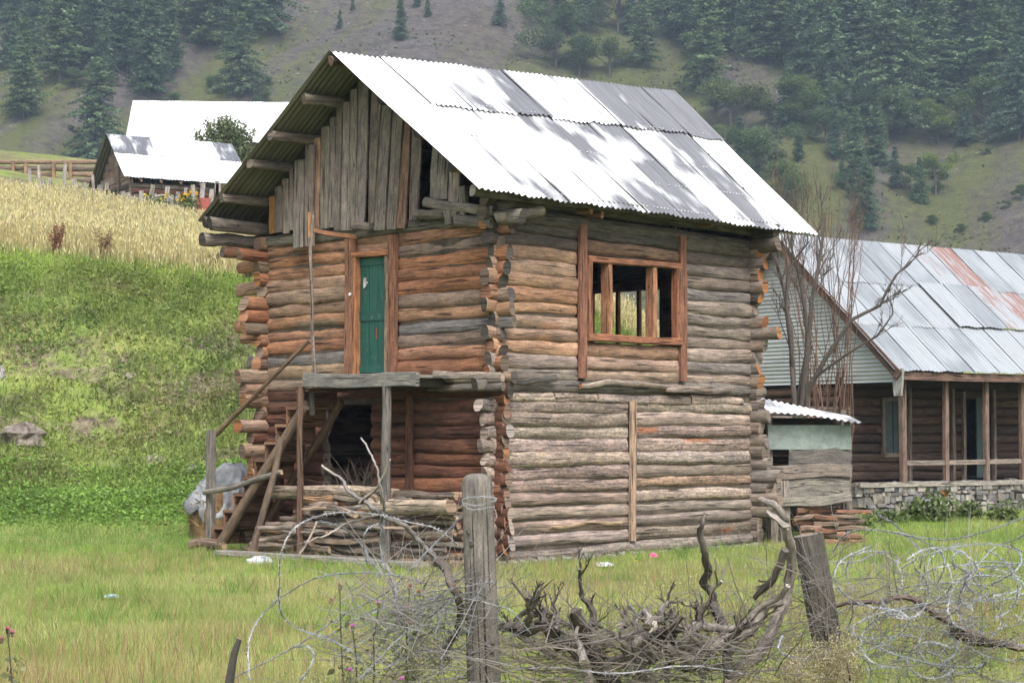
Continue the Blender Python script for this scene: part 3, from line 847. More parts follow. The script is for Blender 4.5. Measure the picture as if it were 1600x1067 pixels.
# handrail with its foot post
a = Hp(330, 672, 'u', -.86); p = Hp(330, 856, 'u', -.86)
board_obj(st, (-.86, a[1], -.05), (-.86, a[1], a[2]), .12, .10, (0, 1, 0), (.165, .15, .135), name='newel_post', seg=6)
h0 = Hp(337, 678, 'u', -.80); h1 = Hp(484, 532, 'u', -.98)
log_obj(st, h0, h1, .042, .026, name='handrail', col=(.16, .105, .07), seg=10, wobble=.014)
q = np.array(h0) * .62 + np.array(h1) * .38
log_obj(st, q, q + np.array((.02, -.32, .07)), .025, .016, name='handrail_fork', col=(.16, .11, .08), seg=3)
# log stringer, treads, risers, prop
s0 = Hp(344, 850, 'u', -.92); s1 = Hp(478, 632, 'u', -.92)
log_obj(st, s0, s1, .085, .07, name='stringer', col=(.17, .12, .088), seg=9)
sl = (s1 - s0) / (s1[1] - s0[1])
for k in range(9):
    v = s0[1] + .12 - .225 * k
    zc = s0[2] + sl[2] * (v - s0[1])
    z = zc + .36
    if z > 2.36: break
    board_obj(st, (-.95, v - .11, z), (-.2, v - .11, z), .25, .04, (0, 1, 0), jit((.2, .115, .075), .2), name='tread', seg=2)
    board_obj(st, (-.93, v + .01, z - .13), (-.22, v + .01, z - .13), .22, .03, (0, 0, 1), jit((.19, .105, .068), .2), name='riser', seg=2)
far0, far1 = s0 + np.array((.66, 0, .05)), s1 + np.array((.66, 0, .05))
log_obj(st, far0, far1, .07, .06, name='stringer', col=(.15, .1, .07), seg=6)
p0 = Hp(397, 862, 'u', -1.1); p1 = Hp(440, 684, 'u', -.98)
log_obj(st, p0, p1, .055, .045, name='prop', col=(.16, .12, .09), seg=8, wobble=.014)

def local(p): return (HC + AU * p[0] + AV * p[1] + np.array((0, 0, p[2])))
# ------------------------------------------------------------------ firewood under the landing
FW = [(.25, .195, .15), (.21, .17, .14), (.18, .15, .125), (.28, .205, .145), (.33, .2, .12), (.16, .138, .118), (.14, .115, .1)]
def firewood(p0, p1, r, col=None, label=None, split=False, name='firewood_log', cat='firewood', group='firewood stacked under the landing', **kw):
    mb = MB()
    c = col or pick(FW, .18)
    q0, q1 = np.asarray(local(p0)), np.asarray(local(p1))
    base = (q0 + q1) / 2; base = np.array((base[0], base[1], min(q0[2], q1[2])))
    log_into(mb, q0 - base, q1 - base, r, r * rnd.uniform(.75, 1), col=c, cap=pick([(.36, .26, .17), (.3, .2, .13), (.22, .18, .14)]), n=rnd.choice((5, 6, 7)) if split else 8, seg=7, wobble=.010, rough=.11 if split else .06, flat=rnd.uniform(.7, 1.1), bow=(0, 0, rnd.uniform(-.03, .03)), **kw)
    o = mb.build(name, WOOD if rnd.random() < .7 else BARK, None, not split)
    o.location = base.tolist()
    if not label:
        ln = np.linalg.norm(q1 - q0); b = sum(c) / 3
        label = '%s %s split log %s of the firewood stack, %s' % ('long' if ln > 1.05 else 'short' if ln < .65 else 'medium', 'orange' if c[0] > 2.1 * c[2] else 'pale' if b > .195 else 'grey-brown', 'low in the bottom' if base[2] < .25 else 'in the middle' if base[2] < .55 else 'near the top', 'towards the stair foot' if p0[1] > 2.0 else 'between the posts' if p0[1] > .9 else 'by the house corner')
    tag(o, label, cat, group)
    return o
zl = .05
for lay in range(12):
    r0 = rnd.uniform(.038, .056)
    for row, uu in enumerate((-.86, -.62)):
        v = -.12 + rnd.uniform(-.1, .25) - .1 * row
        vmax = 3.95 - .16 * lay + rnd.uniform(-.2, .2)
        while v < vmax:
            ln = rnd.uniform(.45, 1.5)
            r = r0 * rnd.uniform(.7, 1.15)
            v1 = min(v + ln, vmax + .3)
            zz = zl + rnd.uniform(-.012, .02)
            if v1 - v > .25:
                firewood((uu + rnd.uniform(-.06, .05), v, max(zz, r * .8)), (uu + rnd.uniform(-.06, .05), v1, max(zz + rnd.uniform(-.02, .03), r * .8)), r, split=rnd.random() < .6)
            v = v1 + rnd.uniform(.0, .06)
    zl += r0 * 1.72
for i in range(22):          # loose pieces thrown on the stack at odd angles
    v = rnd.uniform(-.1, 2.9); u = rnd.uniform(-1.02, -.6); zz = rnd.uniform(.5, .85) if v < 2.2 else rnd.uniform(.1, .5)
    an = rnd.uniform(-.45, .45); ln = rnd.uniform(.4, .9)
    firewood((u, v, zz), (u + rnd.uniform(-.25, .25), v + ln * math.cos(an), max(.05, zz + ln * math.sin(an) * .4)), rnd.uniform(.022, .05), split=rnd.random() < .7)
def px_beam(a, b_, u, r, label, col, name, **kw):
    p0, p1 = Hp(*a, 'u', u), Hp(*b_, 'u', u)
    return firewood(p0, p1, r, col=col, label=label, name=name, cat=kw.pop('cat', 'beam'), group=None, **kw)
px_beam((426, 769), (622, 771), -.8, .10, 'thick pale hewn beam lying on top of the firewood stack', (.29, .235, .18), 'hewn_beam')
px_beam((580, 790), (705, 792), -.95, .11, 'short broad pale slab at the top of the firewood near the post', (.33, .27, .205), 'timber_slab')
px_beam((352, 868), (480, 873), -1.2, .055, 'thin barked pole lying on the grass along the firewood', (.24, .2, .17), 'barked_pole')
px_beam((298, 850), (352, 852), -.95, .075, 'short log lying at the foot of the stair', (.2, .14, .11), 'short_log', cat='log')
px_beam((318, 770), (440, 738), -.97, .04, 'thin grey pole leaning on the firewood across the stair', (.2, .18, .155), 'thin_pole', cat='pole')
for i, (a, b_, u) in enumerate((((345, 884), (470, 886), -1.35), ((480, 886), (660, 888), -1.3))):
    p0, p1 = Hp(*a, 'u', u), Hp(*b_, 'u', u)
    mb = MB(); board_into(mb, local((p0[0], p0[1], .05)), local((p1[0], p1[1], .05)), .22, .07, AU, (.24, .235, .22), seg=4)
    o = mb.build('footing_plank', WOOD)
    tag(o, ['short grey plank on the ground below the stair foot', 'long grey plank on the ground in front of the firewood'][i], 'plank')

# bundle of fine dead twigs in the dark under the landing
mb = MB()
for k in range(70):
    a = np.array((rnd.uniform(-.75, -.2), rnd.uniform(1.75, 2.35), rnd.uniform(.85, 1.0)))
    d = np.array((rnd.uniform(-.3, .3), rnd.uniform(-.45, .45), rnd.uniform(.1, .5)))
    pts = [local(a + d * t + np.array((rnd.uniform(-.03, .03),) * 3)) for t in (0, .4, .7, 1)]
    mb.sweep(pts, np.array([(.005, 0), (-.0025, .0043), (-.0025, -.0043)]), [1, .8, .6, .3], (.11, .085, .07), caps=False)
o = mb.build('brushwood', WOOD); tag(o, 'tangle of fine dead twigs on the firewood in the shade', 'twigs', None, 'stuff')

# ------------------------------------------------------------------ tarpaulin over a hay heap
hb = P(352, 800, 31.0); hb[2] = float(ground_z(hb[0], hb[1]))
def dome(rx, ry, h, z0, ph, n=40, m=18, noise_a=.05, skirt=1.0):
    th = np.linspace(0, 2 * math.pi, n + 1); q = np.linspace(0, 1, m + 1)
    TT, Q = np.meshgrid(th, q)
    k = 1 + .12 * np.sin(TT * 3 + ph) + .07 * np.sin(TT * 7 + ph * 2)
    rr_ = np.sin(Q * math.pi / 2) ** .8 * k
    X = rx * rr_ * np.cos(TT); Y = ry * rr_ * np.sin(TT)
    Z = z0 + (h - z0) * np.cos(Q * math.pi / 2) ** .75
    f = noise_a * Q * (np.sin(TT * 11 + ph) + .6 * np.sin(TT * 19 - Q * 5)) * .6 + noise_a * .5 * np.sin(X * 17 + Z * 13 + ph)
    X = X + f * np.cos(TT); Y = Y + f * np.sin(TT); Z = Z + f * .6
    V = np.stack((X, Y, Z), 2)
    F = [(i * (n + 1) + j, i * (n + 1) + j + 1, (i + 1) * (n + 1) + j + 1, (i + 1) * (n + 1) + j) for i in range(m) for j in range(n)]
    return V.reshape(-1, 3), [f_[::-1] for f_ in F], TT
V, F, _ = dome(.56, .5, .86, 0, .4, noise_a=.03)
mb = MB(); mb.add(V, F, (.17, .11, .055))
hay = mb.build('hay_heap', MUD, None, True); hay.location = hb.tolist(); tag(hay, 'heap of brown hay under the grey tarpaulin', 'hay')
S_ = nrg.uniform(0, 1, (1500, 3)); th = S_[:, 0] * 6.283; q = S_[:, 1] * 1.45
base = np.stack((.58 * np.sin(q) * np.cos(th), .52 * np.sin(q) * np.sin(th), .86 * np.cos(q) ** .75), 1)
d = nrg.normal(0, .07, (1500, 3)); w = nrg.normal(0, .006, (1500, 3))
o = tri_soup('straw', np.stack((base - d + w, base - d - w, base + d), 1), nrg.uniform(.6, 1.3, (1500, 1)) * np.array((.26, .17, .08)), LEAF, hay); o['kind'] = 'stuff'
_n, _m = 72, 26
TT, Q = np.meshgrid(np.linspace(0, 2 * math.pi, _n + 1), np.linspace(0, 1, _m + 1))
fold = np.abs(np.sin(TT * 2.5 + .7)) * .22 + np.abs(np.sin(TT * 6.5 + 1.9 + Q * 2.2)) * .15 + .06 * np.abs(np.sin(TT * 15 + Q * 7 + np.sin(TT * 4) * 2))
rr_ = (.12 + .88 * Q ** .85) * (Q > 0) * (1.12 - fold * Q)
X = .80 * rr_ * np.cos(TT) + .16 * (1 - Q); Y = .72 * rr_ * np.sin(TT)
hem = .58 + .2 * np.sin(TT * 2 + 2.2) + .1 * np.sin(TT * 5) + .05 * np.sin(TT * 11)
Z = 1.30 - (1.30 - hem) * Q ** 1.25 - .12 * fold + .035 * np.sin(X * 14 + Y * 9) * np.sin(Y * 13 - X * 6)
V = np.stack((X, Y, Z), 2).reshape(-1, 3)
F = [(i * (_n + 1) + j, (i + 1) * (_n + 1) + j, (i + 1) * (_n + 1) + j + 1, i * (_n + 1) + j + 1) for i in range(_m) for j in range(_n)]
V *= np.array((.78, .8, .92))
V[:, 0] -= .25 * np.clip(.85 - V[:, 2], 0, 1) * (V[:, 0] < 0)
mb = MB(); _k = np.clip(np.sin(V[:, 0] * 9 + V[:, 2] * 7) * .5 + np.sin(V[:, 1] * 12 - V[:, 2] * 11) * .5, -1, 1)[:, None]
mb.add(V, F, np.array((.25, .255, .265)) * (1 + .35 * _k))
tp = mb.build('tarpaulin', CLOTH, None, True); tp.location = hb.tolist(); tag(tp, 'crumpled pale grey tarpaulin draped over the hay heap', 'tarpaulin')
md = tp.modifiers.new('thickness', 'SOLIDIFY'); md.thickness = .006

# ------------------------------------------------------------------ litter
def crumple(name, px, py, d, size, col, label, cat, h=.5, zoff=0.0):
    n, m_ = 14, 7
    V, F, _ = dome(1, .8, h, 0, rnd.uniform(0, 6), n, m_, .16)
    p = P(px, py, d); p[2] = float(ground_z(p[0], p[1])) + zoff
    mb = MB(); mb.add(V * size, F, col)
    o = mb.build(name, CLOTH); o.location = p.tolist(); o.rotation_euler = (0, 0, rnd.uniform(0, 6)); tag(o, label, cat)
crumple('plastic_sack', 406, 880, 25.5, .21, (.36, .40, .43), 'white plastic sack lying below the firewood stack', 'sack', .4, .02)
crumple('plastic_scrap', 175, 938, 19.9, .07, (.3, .42, .44), 'small pale blue plastic scrap on the lawn', 'litter', .45, .03)
crumple('paper_scrap', 946, 883, 25.0, .13, (.42, .42, .41), 'white paper scrap against the bottom log of the house', 'litter', .35, .03)
crumple('pink_wrapper', 1020, 878, 26.2, .07, (.75, .12, .3), 'bright pink wrapper against the bottom log of the house', 'litter', .7, .05)

# ------------------------------------------------------------------ lean-to wood store right of the house
SX = P(1190, 860, 30.0); sx0 = SX[0]
px = lambda x: P(x, 700, 30.0)[0]
pz = lambda y, d=30.0: P(800, y, d)[2]
shed = empty('wood_store', (px(1262), 30.2, 0), 0, 'small grey plank wood store with a white metal roof', 'shed')
def SL(x, y, dd=0.0): return np.array((px(x) - px(1262), dd - .2, pz(y)))
A = SL(1188, 620, .35); B = SL(1330, 652, .45); C_ = SL(1342, 660, -.25); D_ = SL(1196, 644, -.3)
A = np.array((px(1186) - px(1262), .75, pz(617))); B = np.array((px(1322) - px(1262), .7, pz(645)))
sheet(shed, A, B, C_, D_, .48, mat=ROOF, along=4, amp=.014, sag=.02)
for x0, x1, col in ((1200, 1330, (.17, .205, .185)),):
    mb = MB(); mb.box(SL(x0, 702, -.02), SL(x1, 664, .02), col); mb.build('painted_panel', PAINT, shed)
for (x0, y0, x1, y1, w, col, dd) in ((1232, 714, 1330, 716, .25, (.12, .115, .11), 0), (1190, 736, 1330, 736, .2, (.2, .175, .15), -.04), (1230, 748, 1328, 750, .12, (.2, .17, .15), 0.02), (1205, 765, 1326, 762, .26, (.2, .19, .17), -.02), (1180, 788, 1328, 776, .15, (.24, .22, .19), -.1)):
    board_obj(shed, SL(x0, y0, dd), SL(x1, y1, dd), w, .05, (0, 0, 1), jit(col), name='plank', seg=7, wob_=.02)
for x, y0, y1, w, dd in ((1208, 865, 745, .11, -.06), (1226, 865, 750, .14, -.02), (1203, 760, 650, .1, .1), (1326, 855, 655, .1, .1)):
    a = SL(x, y0, dd); a[2] = 0
    board_obj(shed, a, SL(x, y1, dd), w, .06, (1, 0, 0), jit((.2, .175, .15)), name='post', seg=4)
for x in (1196, 1330):
    a = SL(x, 860, .65); a[2] = 0
    board_obj(shed, a, SL(x, 640, .65), .1, .08, (1, 0, 0), jit((.12, .1, .09)), name='post', seg=3)
for zz in np.arange(.25, 2.0, .2):
    board_obj(shed, (px(1192) - px(1262), .68, zz), (px(1332) - px(1262), .68, zz), .19, .04, (0, 0, 1), pick(DARK), name='back_board', seg=2)
k = 0
for z in np.arange(.06, .55, .09):
    for j in range(3):
        x = 1240 + j * 30 + rnd.uniform(-8, 8)
        a = SL(x, 800, rnd.uniform(-.22, .0)); a[2] = z + rnd.uniform(-.01, .02)
        b_ = a + np.array((rnd.uniform(.3, .55), rnd.uniform(-.1, .25), rnd.uniform(-.03, .03)))
        mb = MB(); r = rnd.uniform(.035, .055)
        log_into(mb, a, b_, r, r * .8, col=pick([(.2, .11, .07), (.24, .13, .08), (.18, .13, .1)]), cap=pick([(.36, .22, .14), (.3, .17, .1)]), n=6, seg=4, rough=.12)
        o = mb.build('firewood_log', WOOD); o.location = (px(1262), 30.2, 0)
        tag(o, 'reddish split log stacked in the bottom of the wood store', 'firewood', 'firewood in the wood store')
# ------------------------------------------------------------------ neighbouring log house with long zinc roof
NB_T = math.atan2(.6, .8)
nb0 = P(1408, 800, 40.0)
nbz = 0.0
nb = empty('neighbour_house', (nb0[0], nb0[1], 0), NB_T, 'long low log house with zinc roof streaked with rust', 'house')
nx1, ny1 = np.array((.8, .6, 0)), np.array((-.6, .8, 0))
def Np(px_, py_, t):
    """neighbour-local point on the plane y = t"""
    o = np.array((0, 0, CAMZ)); r = ray(px_, py_); org = np.array((nb0[0], nb0[1], 0))
    k = (t - np.dot(o - org, ny1)) / np.dot(r, ny1)
    p = o + r * k - org
    return np.array((np.dot(p, nx1), np.dot(p, ny1), p[2]))
LEN, DEP, EH, RH, PLZ = 9.5, 6.4, 2.98, 6.02, .68
NR = DEP / 2
# zinc roof
nroof = empty('roof'); nroof.parent = nb
xs = np.linspace(-.4, LEN, 13)
rows = [(0, .36), (.34, .68), (.66, 1.0)]
rust = {(5, 0): .58, (6, 0): .72, (6, 1): .64, (7, 1): .72, (8, 1): .56, (5, 1): .42, (5, 2): .5, (7, 2): .56, (8, 2): .66, (9, 2): .6}
for i in range(12):
    for j, (t0, t1) in enumerate(rows):
        a, b_ = xs[i] - .03, xs[i + 1] + .03
        l = .014 * (2 - j) + .003 * (i % 2) + (.06 if (i in (4, 5, 6) and j == 1) else 0)
        f = lambda x, t: (x, NR * (1 - t) - .25 * t, RH + (EH - RH) * t + l)
        sheet(nroof, f(a, t0), f(b_, t0), f(b_, t1), f(a, t1), rnd.choice((.3, .35, .45, .5, .6)), rust.get((i, j), .05 + rnd.random() * .25), mat=ROOFB, along=3, pitch=.11, amp=.007, sag=.006)
for i in range(6):
    a, b_ = xs[2 * i], xs[2 * i + 2]
    sheet(nroof, (a, NR, RH), (b_, NR, RH), (b_, DEP + .25, EH), (a, DEP + .25, EH), .4, .1, mat=ROOFB, along=2, pitch=.11)
# dark rake board and hanging corner bracket
board_obj(nroof, (-.36, -.3, EH - .12), (-.36, NR, RH - .12), .2, .04, (0, 0, 1), (.11, .07, .055), name='rake_board')
board_obj(nroof, (-.36, DEP + .3, EH - .12), (-.36, NR, RH - .12), .2, .04, (0, 0, 1), (.11, .07, .055), name='rake_board')
board_obj(nroof, (-.2, -.16, EH - .1), (LEN, -.16, EH - .1), .17, .05, (0, 0, 1), (.15, .095, .075), name='eave_board', seg=8)
board_obj(nroof, (-.3, -.22, EH - .52), (-.3, -.22, EH + .02), .2, .06, (0, 1, 0), (.27, .27, .26), name='corner_bracket', w1=.3)
# corrugated gable (horizontal ridges)
def gable_sheet(z0, z1, y0, y1, tone):
    zs = np.arange(z0, z1, .085 / 5); V = []; c = []
    for z in zs:
        k = (z - EH) / (RH - EH)
        a, b_ = max(y0, NR * k - .1), min(y1, DEP - NR * k + .1)
        h = .012 * math.cos((z - z0) / .085 * 2 * math.pi)
        for s in np.linspace(0, 1, 5):
            V.append((-.12 - h - .003 * (tone > .4), a + (b_ - a) * s if b_ > a else (a + b_) / 2, z))
    V = np.array(V)
    F = [(i * 5 + j, i * 5 + j + 1, i * 5 + j + 6, i * 5 + j + 5) for i in range(len(zs) - 1) for j in range(4)]
    mb = MB(); mb.add(V, [f[::-1] for f in F], (tone, .12, .3), np.stack((V[:, 1], V[:, 2]), 1))
    mb.build('gable_sheet', ROOFG, nb, True)
gable_sheet(2.75, 3.75, -.1, NR + .05, .45); gable_sheet(3.7, 4.7, 0, NR + .05, .35); gable_sheet(4.65, 5.95, 0, NR + .05, .5)
gable_sheet(2.75, 3.75, NR, DEP, .4); gable_sheet(3.7, 4.7, NR, DEP, .5); gable_sheet(4.65, 5.95, NR, DEP, .4)
# log walls: side wall under the gable and wall behind the porch
PD = 1.5
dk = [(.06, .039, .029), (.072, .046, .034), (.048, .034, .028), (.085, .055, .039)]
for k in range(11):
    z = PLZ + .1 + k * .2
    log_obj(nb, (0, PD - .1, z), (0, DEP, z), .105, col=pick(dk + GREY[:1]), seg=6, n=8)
# front wall with window at left and door in the middle
wn0, wn1 = 1.0, 1.75
dr0, dr1 = 3.6, 4.7
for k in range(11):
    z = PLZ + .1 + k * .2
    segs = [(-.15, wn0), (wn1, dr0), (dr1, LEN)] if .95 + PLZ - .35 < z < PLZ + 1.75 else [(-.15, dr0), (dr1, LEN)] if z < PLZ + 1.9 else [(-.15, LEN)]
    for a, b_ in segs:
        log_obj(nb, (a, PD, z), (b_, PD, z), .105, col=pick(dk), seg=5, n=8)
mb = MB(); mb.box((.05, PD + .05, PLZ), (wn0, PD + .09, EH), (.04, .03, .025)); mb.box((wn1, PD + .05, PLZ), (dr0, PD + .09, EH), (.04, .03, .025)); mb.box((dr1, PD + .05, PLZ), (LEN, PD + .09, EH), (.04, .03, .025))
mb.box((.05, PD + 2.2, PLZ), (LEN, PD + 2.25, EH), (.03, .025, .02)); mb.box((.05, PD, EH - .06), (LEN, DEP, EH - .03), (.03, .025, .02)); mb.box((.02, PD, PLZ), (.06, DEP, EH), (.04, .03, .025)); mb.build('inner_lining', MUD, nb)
nw = empty('window'); nw.parent = nb
bl = (.04, .055, .058)
for x in (wn0 + .04, wn1 - .04): board_obj(nw, (x, PD - .09, PLZ + .5), (x, PD - .09, PLZ + 1.75), .09, .06, (1, 0, 0), (.15, .12, .1), name='frame', seg=2)
for z in (PLZ + .55, PLZ + 1.75): board_obj(nw, (wn0, PD - .09, z), (wn1, PD - .09, z), .09, .06, (0, 0, 1), (.15, .12, .1), name='frame', seg=2)
for a, b_ in ((wn0 + .08, wn0 + .36), (wn0 + .39, wn1 - .08)):
    mb = MB(); mb.box((a, PD - .06, PLZ + .6), (b_, PD - .03, PLZ + 1.7), bl); mb.build('shutter', PAINT, nw)
nd = empty('door'); nd.parent = nb
for x in (dr0 + .05, dr1 - .05): board_obj(nd, (x, PD - .08, PLZ), (x, PD - .08, PLZ + 1.95), .1, .08, (1, 0, 0), (.17, .135, .11), name='door_post', seg=2)
mb = MB(); mb.box((dr0 + .55, PD - .03, PLZ + .03), (dr1 - .1, PD + .0, PLZ + 1.9), (.05, .075, .07)); mb.build('leaf', PAINT, nd)
# porch: floor, posts, rail
mb = MB(); mb.box((-.3, .05, PLZ - .1), (LEN, DEP, PLZ - .02), (.12, .1, .085)); mb.build('porch_floor', WOOD, nb)
for px_, w in ((1411, .13), (1478, .11), (1541, .11), (1597, .11)):
    x = Np(px_, 700, .1)[0]
    board_obj(nb, (x, .1, PLZ - .02), (x, .1, EH - .05), w, w, (1, 0, 0), jit((.16, .115, .09)), name='porch_post', seg=5)
x0 = Np(1411, 722, .1)[0]; z0 = Np(1500, 722, .1)[2]
board_obj(nb, (x0, .1, z0), (x0 + 5, .1, z0), .1, .05, (0, 0, 1), (.22, .185, .16), name='porch_rail', seg=6)
for px_ in (1424, 1492, 1556):
    x = Np(px_, 700, 1.2)[0]
    board_obj(nb, (x, 1.25, PLZ), (x, 1.25, EH - .3), .09, .09, (1, 0, 0), (.15, .12, .10), name='porch_post', seg=3)
# dry-stone plinth
def stone_into(mb, c, s, col, rr=rnd):
    n = 8
    V = []
    for sx in (-1, 1):
        for sy in (-1, 1):
            for sz in (-1, 1):
                V.append([c[i] + (sx, sy, sz)[i] * s[i] * rr.uniform(.6, 1.0) for i in range(3)])
    V = np.array(V)
    F = [(0, 1, 3, 2), (4, 6, 7, 5), (0, 4, 5, 1), (2, 3, 7, 6), (0, 2, 6, 4), (1, 5, 7, 3)]
    mb.add(V, F, col)
mb = MB(); mb.box((-1.25, .12, -.3), (LEN, .4, PLZ - .1), (.11, .10, .09)); mb.box((-1.15, .4, -.3), (-.9, DEP, PLZ - .1), (.11, .10, .09)); plinth = mb.build('plinth', STONE, nb)
z = -.06
while z < PLZ - .06:
    h = rnd.uniform(.035, .085)
    x = -1.3
    while x < 6.0:
        w = rnd.choice((rnd.uniform(.05, .1), rnd.uniform(.1, .2)))
        mb = MB(); stone_into(mb, (x + w, .1 + rnd.uniform(-.03, .02), z + h + rnd.uniform(-.02, .02)), (w * rnd.uniform(.9, 1.1), .09, h * rnd.uniform(.8, 1.25)), jit(rnd.choice(((.18, .172, .16), (.215, .2, .18), (.14, .136, .13), (.19, .168, .14), (.11, .105, .1))), .2))
        mb.build('stone', STONE, plinth)
        x += 2 * w * .95
    z += 2 * h * .93
board_obj(nb, (-1.2, .02, PLZ - .03), (LEN, .02, PLZ - .03), .1, .06, (0, 0, 1), (.27, .25, .22), name='plinth_cap', seg=6)

# ------------------------------------------------------------------ bare multi-stemmed tree between the houses
def branch(mb, pts, r0, r1, col, n=5):
    pts = np.asarray(pts, float)
    t = np.linspace(0, 1, len(pts))
    th = np.arange(n) / n * 6.283
    mb.sweep(pts, np.stack((np.cos(th), np.sin(th)), 1), r0 + (r1 - r0) * t, col, caps=True, off=rnd.uniform(0, 9))
def crooked(p0, p1, k=5, a=.06, rr=rnd):
    p0 = np.asarray(p0, float); p1 = np.asarray(p1, float)
    t = np.linspace(0, 1, k + 1)[:, None]
    l = np.linalg.norm(p1 - p0)
    q = p0 + (p1 - p0) * t
    q[1:-1] += np.array([[rr.gauss(0, a * l * .4) for _ in range(3)] for _ in range(k - 1)])
    return q
def twigs_on(mb, pts, r, depth, col, spread=.7, n=4, rr=rnd, lift=.5, f=.45):
    pts = np.asarray(pts); l = np.linalg.norm(pts[-1] - pts[0])
    for i in range(n):
        t = rr.uniform(.3, .98); k = t * (len(pts) - 1); j = int(k); j = min(j, len(pts) - 2)
        p = pts[j] + (pts[j + 1] - pts[j]) * (k - j)
        d = nrm(pts[j + 1] - pts[j]) + np.array((rr.uniform(-1, 1), rr.uniform(-1, 1), rr.uniform(-.4, 1) * lift + .2)) * spread
        q = crooked(p, p + nrm(d) * l * rr.uniform(.5, 1.1) * f, 3, .08)
        branch(mb, q, r * .55, r * .2, col, 4 if depth > 0 else 3)
        if depth > 0: twigs_on(mb, q, r * .5, depth - 1, col, spread, n, rr, lift, f * 1.1)
def px_path(pl, d): return np.array([P(x, y, d + dd) for x, y, dd in pl])
bt0 = P(1248, 640, 33.0)
bt = empty('bare_tree', (bt0[0], 33.0, 0), 0, 'leafless multi-stemmed tree between the house and the wood store', 'tree')
off = np.array((bt0[0], 33.0, 0))
stems = [([(1250, 850, 0), (1246, 700, 0), (1240, 610, 0), (1237, 520, .2), (1222, 440, .4), (1208, 395, .5)], .085),
         ([(1250, 850, 0), (1252, 640, 0), (1262, 540, -.1), (1268, 470, -.2), (1282, 400, -.1), (1290, 340, 0)], .09),
         ([(1252, 850, .1), (1258, 620, 0), (1290, 560, -.3), (1330, 500, -.5), (1375, 478, -.6), (1400, 430, -.7), (1440, 395, -.8)], .07),
         ([(1248, 850, .1), (1246, 640, .1), (1262, 545, .3), (1252, 450, .5), (1236, 385, .6), (1240, 320, .7)], .07),
         ([(1254, 850, 0), (1262, 600, -.1), (1320, 555, -.4), (1370, 525, -.5), (1395, 490, -.5), (1392, 470, -.5)], .045),
         ([(1248, 850, 0), (1240, 580, .1), (1228, 480, -.2), (1232, 420, -.3), (1262, 380, -.4), (1262, 340, -.4)], .055)]
mbt = MB(); mbw = MB()
TC = (.115, .10, .09)
for pl, r in stems:
    q = px_path(pl, 33.0) - off
    q[0][2] = -.05
    dens = np.array([q[0]] + [q[i] + (q[i + 1] - q[i]) * s + (0 if s == 1 else np.array((rnd.gauss(0, .012), rnd.gauss(0, .02), 0))) for i in range(len(q) - 1) for s in (.5, 1)])
    branch(mbt, dens, r * .8, r * .15, TC, 7)
    twigs_on(mbw, dens[len(dens) // 3:], r * .28, 2, TC, .7, 7, lift=.7, f=.36)
mbt.build('stems', BARK, bt, True); mbw.build('twigs', WOOD, bt)['kind'] = 'stuff'
# reddish willow shoots rising behind the roof
ws0 = P(1290, 600, 36.5)
ws = empty('willow_shrub', (ws0[0], 36.5, 0), 0, 'leafless shrub of thin reddish shoots behind the roof end', 'shrub')
mbt = MB()
for k in range(42):
    bx = rnd.uniform(-.5, .5); a = np.array((bx, rnd.uniform(-.4, .4), -.05))
    top = P(rnd.uniform(1205, 1350), rnd.uniform(255, 380), 36.5 + rnd.uniform(-.4, .4)) - np.array((ws0[0], 36.5, 0))
    q = crooked(a, top, 6, .03); q[1:4, 0] = q[1:4, 0] * .85 + bx * .15
    branch(mbt, q, .016, .004, jit((.17, .105, .08), .3), 3)
    twigs_on(mbt, q[3:], .007, 0, jit((.19, .115, .08), .3), .5, 5, f=.3)
mbt.build('shoots', WOOD, ws)['kind'] = 'stuff'
# ------------------------------------------------------------------ farm buildings above the field
def frame_at(px_, py_, d, th):
    o = P(px_, py_, d)
    return o, np.array((math.cos(th), math.sin(th), 0)), np.array((-math.sin(th), math.cos(th), 0))
# small plank barn
bo, be1, be2 = frame_at(181, 303, 84.0, R(30))
gzb = float(ground_z(bo[0], bo[1])); bo[2] = min(bo[2], gzb + .3)
barn = empty('plank_barn', bo.tolist(), R(30), 'small plank barn with a shiny metal roof beyond the field', 'barn')
BL, BW, BE, BR = 5.0, 4.4, .45, 2.55        # length, width, eave and ridge height
broof = empty('roof'); broof.parent = barn
xs = np.linspace(-.45, BL + .3, 7)
for i in range(6):
    for t0, t1, l in ((0, .45, .03), (.42, 1.0, 0)):
        f = lambda x, t: (x, -(BW / 2 + .25) * t, BR + (BE - BR) * t + l)
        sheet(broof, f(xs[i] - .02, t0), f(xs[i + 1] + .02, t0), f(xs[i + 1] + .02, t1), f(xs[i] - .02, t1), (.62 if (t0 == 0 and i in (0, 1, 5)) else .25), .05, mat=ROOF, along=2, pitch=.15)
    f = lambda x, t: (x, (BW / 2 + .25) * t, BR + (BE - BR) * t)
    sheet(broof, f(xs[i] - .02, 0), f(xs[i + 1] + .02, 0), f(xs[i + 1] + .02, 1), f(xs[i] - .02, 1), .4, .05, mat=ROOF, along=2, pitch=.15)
for i in range(9):       # gable planks, each course its own boards
    z = -.55 + .33 * i + .16
    half = (BW / 2) * (1 if z < BE else max(0, (BR - z) / (BR - BE))) - .05
    if half < .15: continue
    cut = rnd.uniform(-.5, .5) * half
    for a, b_ in ((-half, cut - .02), (cut + .02, half)):
        board_obj(barn, (-.02 * (i % 2), a, z), (-.02 * (i % 2), b_, z), .32, .05, (0, 0, 1), pick([(.2, .14, .105), (.24, .19, .145), (.17, .125, .10), (.26, .21, .17)]), name='wall_plank', seg=3)
for v in (-BW / 2 + .1, -.6, BW / 2 - .1):
    board_obj(barn, (-.08, v, -1.2), (-.08, v, (BR - abs(v) * .9 - .35) if abs(v) < 1 else BE - .05), .13, .08, (0, 1, 0), (.17, .13, .105), name='wall_post', seg=2)
